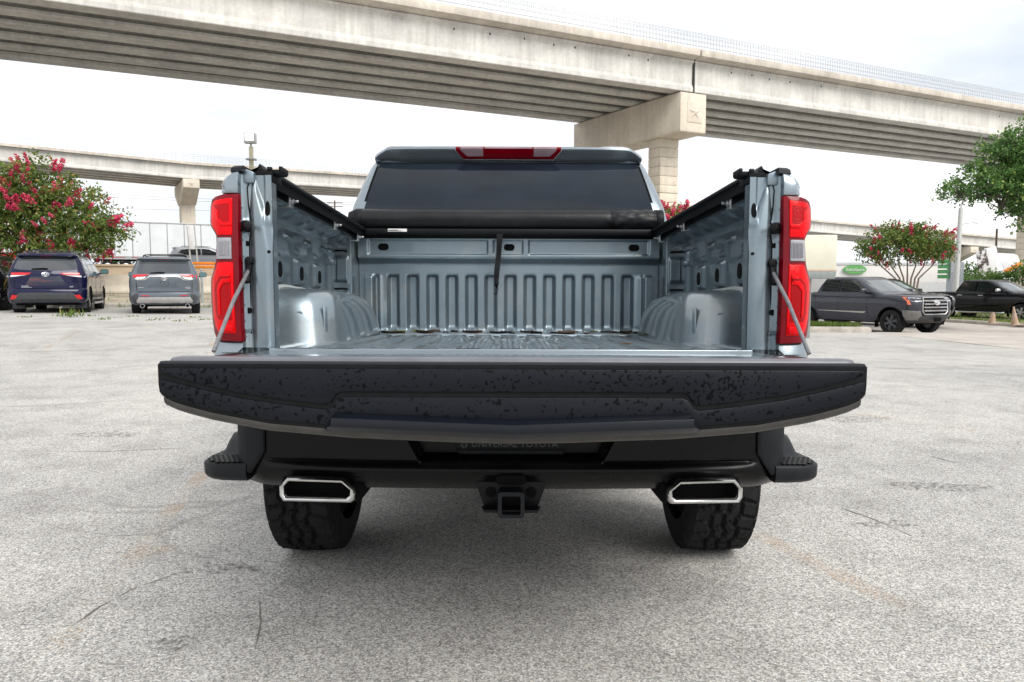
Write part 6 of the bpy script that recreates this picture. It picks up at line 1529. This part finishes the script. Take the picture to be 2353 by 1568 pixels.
def tree(name, label, base, blobs, nclump, per, ls, spread, matleaf, seed, trunks, flowers=0, fsize=.16, tonebias=0.0, gap=.0, cat='tree', group=None, bark=None, pend=0.2, fl_min=.72, tip_red=0.0):
    rg = random.Random(seed); base = Vector(base)
    root = empty(name, base, label=label, cat=cat, group=group)
    mb = MB()
    for (pts, r0, r1) in trunks:
        k = len(pts); mb.tube(pts, [r0 + (r1 - r0) * i / (k - 1) for i in range(k)], 8)
    pts = crown_points(rg, blobs, nclump)
    quads, tones = [], []; ends = [Vector(t[0][-1]) for t in trunks]
    for (c, d, r) in pts:
        if gap and mnoise.noise(c * 1.15 + Vector((seed, 0, 0))) < -gap: continue
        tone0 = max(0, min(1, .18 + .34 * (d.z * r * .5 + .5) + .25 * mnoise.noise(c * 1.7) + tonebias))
        if rg.random() < .10:
            e = min(ends, key=lambda q: (q - c).length); mid = e.lerp(c, .5) + rnd_dir(rg) * .12
            mb.tube([e.lerp(c, .02), mid, c], [.022, .014, .005], 4, cap=False)
        ax = (d + rnd_dir(rg) * .8).normalized()
        for j in range(per):
            o = ax * rg.uniform(-spread, spread) + rnd_dir(rg) * rg.random() * spread * .55
            ld = (rnd_dir(rg) + d * .6 + Vector((0, 0, -pend))).normalized()
            l = ls * rg.uniform(.7, 1.3)
            quads.append(leaf(c + o, ld, rnd_dir(rg), l, l * .5)); tt = tone0 + rg.gauss(0, .10)
            if tip_red and r > .8 and rg.random() < tip_red: tt = rg.uniform(.8, 1.0)
            tones.append(max(0, min(.98, tt)))
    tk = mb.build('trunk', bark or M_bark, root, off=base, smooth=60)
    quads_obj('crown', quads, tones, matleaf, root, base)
    if flowers:
        sel = [q for q in crown_points(rg, blobs, flowers * 6) if q[2] > fl_min and (q[1].y < .25)]
        for (c, d, r) in sel[:flowers]:
            fq, ft = [], []; s = fsize * rg.uniform(.55, 1.25); ax = (Vector((d.x, d.y, abs(d.z) + .5))).normalized()
            c = c + d * .08
            for j in range(46):
                t = rg.random(); w = s * (.50 - .30 * t)
                o = ax * (t - .35) * s * 1.25 + rnd_dir(rg) * w * rg.random() ** .4
                fq.append(leaf(c + o, rnd_dir(rg), rnd_dir(rg), s * .34, s * .30)); ft.append(max(0, min(1, .45 + .35 * (o.dot(Vector((0, 0, 1))) / s) + rg.gauss(0, .2))))
            quads_obj('blossom', fq, ft, M_bloom, root, base)
    return root
V = Vector
# big crape myrtle behind the blue SUV
q = P(45, 660, 28.0); b0 = V((q.x, 28.0, .55))
def pm(u, v, Y=28.0): return P(u, v, Y)
trk = [([b0, pm(52, 620), pm(40, 585), pm(5, 540)], .16, .05), ([b0 + V((.1, .2, 0)), pm(58, 615), pm(95, 585), pm(140, 540)], .12, .04), ([b0 + V((.4, .3, 0)), pm(95, 600), pm(135, 575), pm(200, 560)], .10, .03), ([pm(40, 585), pm(75, 550), pm(70, 480)], .08, .02), ([pm(95, 585), pm(160, 520), pm(190, 470)], .07, .015), ([pm(135, 575), pm(210, 545), pm(265, 510)], .05, .012)]
bl = [(c_, r_ * 1.08) for c_, r_ in [(pm(30, 480), V((1.9, 1.7, 1.5))), (pm(95, 430), V((1.2, 1.3, 1.1))), (pm(165, 500), V((1.5, 1.5, 1.25))), (pm(225, 530), V((1.1, 1.2, .85))), (pm(265, 520), V((.62, .8, .62))), (pm(60, 560), V((1.9, 1.4, .62))), (pm(170, 570), V((1.5, 1.3, .40))), (pm(-60, 470), V((1.5, 1.6, 1.6))), (pm(70, 390), V((.55, .7, .50))), (pm(125, 405), V((.45, .6, .42)))]]
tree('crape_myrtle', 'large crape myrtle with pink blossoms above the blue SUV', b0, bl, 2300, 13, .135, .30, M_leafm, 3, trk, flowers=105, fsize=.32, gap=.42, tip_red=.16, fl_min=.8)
# small myrtle behind the dark grey pickup
q = P(2085, 668, 36.0); b0 = V((q.x, 36.0, -.45))
def pm2(u, v): return P(u, v, 36.0)
trk = []
for i, u in enumerate((2005, 2035, 2060, 2085, 2110, 2135, 2160)):
    trk.append(([b0 + V((.08 * (i - 3), 0, 0)), pm2(2085 + (u - 2085) * .35, 640), pm2(2085 + (u - 2085) * .75, 612), pm2(u, 585 - 8 * (i % 3))], .055, .018))
bl = [(pm2(2055, 565), V((1.75, 1.5, .95))), (pm2(2115, 560), V((1.5, 1.4, 1.0))), (pm2(2150, 575), V((.95, 1.1, .75))), (pm2(2010, 575), V((.95, 1, .60))), (pm2(2050, 530), V((1.1, 1.0, .45))), (pm2(2100, 525), V((.8, .9, .45))), (pm2(2175, 565), V((.45, .6, .45)))]
tree('crape_myrtle', 'small round crape myrtle with red blossoms behind the dark grey pickup', b0, bl, 1250, 11, .125, .26, M_leafm, 11, trk, flowers=44, fsize=.26, gap=.30, tip_red=.12, fl_min=.75)
# pink myrtle right behind the cab
q = P(1555, 560, 34.0); b0 = V((q.x, 34.0, -.2))
def pm3(u, v): return P(u, v, 34.0)
trk = [([b0, pm3(1550, 600), pm3(1545, 545)], .09, .03), ([b0, pm3(1565, 600), pm3(1570, 540)], .07, .03)]
bl = [(pm3(1552, 520), V((1.1, 1.0, .95))), (pm3(1530, 492), V((.45, .6, .45))), (pm3(1575, 495), V((.55, .6, .42))), (pm3(1600, 530), V((.8, .8, .7)))]
tree('crape_myrtle', 'pink crape myrtle peeking out between the cab and the right bed rail', b0, bl, 520, 11, .12, .24, M_leafm, 21, trk, flowers=46, fsize=.30, gap=.4, tip_red=.2, fl_min=.6)
# live oak overhanging at the right edge
Yo = 25.0
def po(u, v, Y=Yo): return P(u, v, Y)
q = po(2500, 760); b0 = V((q.x, Yo, gz(q.x, Yo)))
trk = [([b0, b0 + V((.1, 0, 1.5)), po(2470, 560), po(2420, 480)], .28, .10), ([po(2490, 600), po(2480, 480), po(2450, 380)], .16, .05), ([po(2420, 480), po(2350, 455), po(2260, 450), po(2200, 452)], .10, .02), ([po(2440, 440), po(2380, 400), po(2320, 340)], .10, .03), ([po(2420, 500), po(2350, 500), po(2300, 480)], .07, .015)]
bl = [(po(2260, 430), V((1.15, 1.2, .55))), (po(2330, 410), V((1.2, 1.4, .85))), (po(2420, 430), V((1.6, 1.7, 1.2))), (po(2300, 345), V((.75, 1.0, .50))), (po(2375, 330), V((1.2, 1.3, .9))), (po(2200, 445), V((.62, .7, .35))), (po(2340, 480), V((.75, .9, .32))), (po(2480, 350), V((1.8, 1.8, 1.6))), (po(2250, 385), V((.55, .6, .28))), (po(2345, 515), V((.28, .5, .28))), (po(2180, 425), V((.3, .4, .2)))]
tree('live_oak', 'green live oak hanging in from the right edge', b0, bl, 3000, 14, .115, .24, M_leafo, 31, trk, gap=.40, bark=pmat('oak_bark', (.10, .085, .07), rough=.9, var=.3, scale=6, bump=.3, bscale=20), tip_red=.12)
# low hedge and far trees at the right
for i, (u, v, Y, rx, rz, lab) in enumerate(((2190, 652, 110, 3.0, 2.4, 'distant grey green tree left of the pylon sign'), (2232, 640, 120, 3.4, 2.6, 'distant round tree just right of the pylon sign'), (2258, 642, 125, 2.6, 2.2, 'distant tree below the leaning sign boards'))):
    c_ = P(u, v, Y); b0 = V((c_.x, Y, -.5))
    tree('distant_tree', lab, b0, [(c_, V((rx, rx, rz)))], 130, 9, .5, .6, M_leafb, 50 + i, [([b0, c_], .25, .1)], group='distant trees', tonebias=.1)
for i, (u, v, Y, rx, rz, lab) in enumerate(((2285, 640, 44, 1.5, .42, 'leafy bush above the black pickup, under the leaning signs'), (2350, 630, 43, 1.0, .65, 'bright green bush at the right edge behind the black pickup'), (22, 668, 24.3, .6, .9, 'scraggly bush left of the blue SUV by the kerb'))):
    c_ = P(u, v, Y); b0 = V((c_.x, Y, c_.z - rz - .6))
    tree('bush', lab, b0, [(c_, V((rx, .9, rz))), (c_ + V((rx * .4, 0, rz * .4)), V((rx * .5, .6, rz * .5)))], 150 if i < 2 else 110, 11, .15, .26, M_leafb, 70 + i, [([b0, c_], .05, .02)], tonebias=.22, cat='bush', gap=.3)
# dark shrub band behind the highway on the left
c_ = P(250, 583, 75); b0 = V((c_.x, 75, 1.9))
tree('roadside_bush', 'dark green roadside bush seen under the flowering tree beyond the highway', b0, [(c_, V((3.4, 1.2, 1.1)))], 150, 10, .4, .5, M_leafb, 90, [([b0, c_], .1, .05)], cat='bush')

# grass, weeds
def blades(name, pts, h0, h1, seed, label, sp=.05, n=3):
    rg = random.Random(seed); qs, ts = [], []
    for p_ in pts:
        for _ in range(n):
            a = rg.random() * 6.28; d = V((math.cos(a), math.sin(a), 0)); h = rg.uniform(h0, h1); w = rg.uniform(.006, .014)
            c = p_ + V((rg.uniform(-sp, sp), rg.uniform(-sp, sp), 0)); s = V((-d.y, d.x, 0)) * w; t = d * h * rg.uniform(.1, .6)
            qs.append((c - s, c + s, c + s * .6 + t * .5 + V((0, 0, h * .65)), c + t + V((0, 0, h)))); ts.append(max(0, min(1, .45 + rg.gauss(0, .22) + .5 * mnoise.noise(c * .8))))
    o = quads_obj(name, qs, ts, M_grass, None, (0, 0, 0), 'stuff')
    tag(o, label, 'grass'); return o
def in_poly(pl, x, y):
    c = False; j = len(pl) - 1
    for i in range(len(pl)):
        if (pl[i].y > y) != (pl[j].y > y) and x < (pl[j].x - pl[i].x) * (y - pl[i].y) / (pl[j].y - pl[i].y) + pl[i].x: c = not c
        j = i
    return c
def scatter(pl, n, seed, lift):
    rg = random.Random(seed); xs_ = [p_.x for p_ in pl]; ys_ = [p_.y for p_ in pl]; out = []
    while len(out) < n:
        x, y = rg.uniform(min(xs_), max(xs_)), rg.uniform(min(ys_), max(ys_))
        if in_poly(pl, x, y): out.append(V((x, y, gz(x, y) + lift)))
    return out
blades('grass', scatter(iA, 2600, 5, .12), .06, .24, 6, 'bright grass on the kerbed island in front of the dark grey pickup')
blades('grass', scatter(iB, 3000, 7, .10), .04, .14, 8, 'short dry grass on the island in front of the black pickup')
rg = random.Random(4); pts = []
for _ in range(520):
    a = rg.uniform(-22, 12); b = abs(rg.gauss(0, .25))
    x, y = LW(a, -.05 - b * (1 if rg.random() < .8 else 3)); 
    if mnoise.noise(V((x * .7, y * .7, 0))) > -.05: pts.append(V((x, y, gz(x, y))))
for _ in range(260):
    a = rg.uniform(-22, 12); b = rg.uniform(.2, 3.6); x, y = LW(a, b); pts.append(V((x, y, vz(b, a) - .02)))
blades('kerb_weeds', pts, .04, .20, 9, 'thin weeds growing along the kerb behind the parked SUVs', .10)
def tuft(u, v, n, h, lab, seed, w=.14):
    q = G(u, v); rg = random.Random(seed); qs, ts = [], []
    for _ in range(n):
        c = q + V((rg.gauss(0, w), rg.gauss(0, w), 0)); d = rnd_dir(rg); d.z = abs(d.z) + .6; hh = h * rg.uniform(.3, 1)
        qs.append(leaf(c + d.normalized() * hh * .5, d, rnd_dir(rg), hh, .035)); ts.append(max(0, min(1, .55 + rg.gauss(0, .2))))
    root = empty('weed_tuft', q, label=lab, cat='weed', group='weeds on the lot'); quads_obj('leaves', qs, ts, M_grass, root, q)
ORD = 'first second third fourth fifth sixth seventh eighth ninth tenth eleventh twelfth thirteenth fourteenth fifteenth sixteenth seventeenth eighteenth nineteenth twentieth twenty-first twenty-second twenty-third twenty-fourth twenty-fifth twenty-sixth'.split()
tuft(158, 729, 46, .30, 'tallest leafy weed tuft on the lot in front of the blue SUV', 1)
for i, (u, v) in enumerate(((60, 730), (132, 727), (205, 727), (238, 735), (262, 731), (300, 728), (345, 737), (372, 734), (415, 739), (448, 730), (472, 736))):
    tuft(u, v, 14, .08, ORD[i] + ' small flat weed from the left on the lot before the parked SUVs', 20 + i, .10)

# ================================================================== FALLEN LEAVES IN THE TRUCK BED
M_dl = pmat('dead_leaf_brown', (.060, .034, .018), rough=.7, var=.35, scale=30); M_dl2 = pmat('dead_leaf_tan', (.30, .17, .085), rough=.7, var=.3, scale=30); M_dl3 = pmat('dead_leaf_olive', (.16, .16, .05), rough=.7, var=.3, scale=30); M_dk = pmat('dead_leaf_black', (.016, .013, .011), rough=.7, var=.3, scale=30)
rgl = random.Random(12)
spots0 = [(-.66, 4.00, .055, M_dk), (-.63, 3.93, .04, M_dl), (-.60, 3.97, .045, M_dl), (-.50, 4.02, .06, M_dl3), (-.46, 3.99, .07, M_dl), (-.40, 4.02, .05, M_dl), (-.345, 3.98, .035, M_dk), (-.30, 4.02, .04, M_dl), (-.20, 3.99, .075, M_dl), (-.165, 4.03, .04, M_dl2), (-.06, 4.02, .065, M_dk), (-.015, 4.0, .05, M_dk), (.02, 3.97, .04, M_dl3), (.10, 4.02, .05, M_dl), (.15, 3.96, .055, M_dk), (.27, 4.0, .06, M_dl), (.31, 3.93, .06, M_dl), (.37, 4.01, .04, M_dl2), (.42, 3.92, .05, M_dl2), (.47, 4.0, .05, M_dl3), (.55, 4.01, .06, M_dl), (.60, 3.97, .05, M_dl), (.645, 4.0, .05, M_dl), (.665, 3.90, .04, M_dl3), (.70, 3.62, .05, M_dl3), (.42, 2.60, .03, M_dl2), (-.58, 3.90, .035, M_dl3), (.655, 3.75, .045, M_dl)]
row_ = sorted(q_ for q_ in range(len(spots0)) if q_ not in (24, 25)); row_.sort(key=lambda q_: spots0[q_][0]); rank = {q_: k_ for k_, q_ in enumerate(row_)}; KN = {'dead_leaf_brown': 'brown', 'dead_leaf_tan': 'tan', 'dead_leaf_olive': 'olive', 'dead_leaf_black': 'blackish'}
for i, (x, y, l, m) in enumerate(spots0):
    a = rgl.uniform(-1.2, 1.2); d = V((math.cos(a), math.sin(a) * .8, 0)); s = V((-d.y, d.x, 0)); w = l * rgl.uniform(.16, .32); cu = rgl.uniform(-.15, .35) * l; tw = rgl.uniform(-.3, .3)
    z0 = 1.018 + rgl.uniform(0, .012)
    def lf(u, v):
        ww = w * math.sin(math.pi * min(.98, max(.04, u * .96 + .03))) ** .8
        return XF(tuple(V((x, y, z0)) + d * (u - .5) * l * 1.5 + s * v * ww + V((0, 0, cu * (2 * u - 1) ** 2 * .35 + abs(v) * w * .8 + tw * v * w))))
    mb = MB().grid(lf, lin(0, 1, 8), (-1, -.5, 0, .5, 1)); st = [V(lf(0, 0)), V(lf(0, 0)) - d * l * .3 + V((0, 0, .004))]; mb.tube(st, .0012, 4)
    o = mb.build('fallen_leaf', m, at=V(XF((x, y, z0))), smooth=60)
    if i == 25: tag(o, 'single tan leaf lying near the tailgate on the right of the bed floor', 'leaf', 'leaves in the truck bed')
    elif i == 24: tag(o, 'olive leaf on the bed floor beside the right wheel house', 'leaf', 'leaves in the truck bed')
    else: tag(o, KN[m.name] + ' dry leaf, ' + ORD[rank[i]] + ' from the left along the foot of the bulkhead', 'leaf', 'leaves in the truck bed')
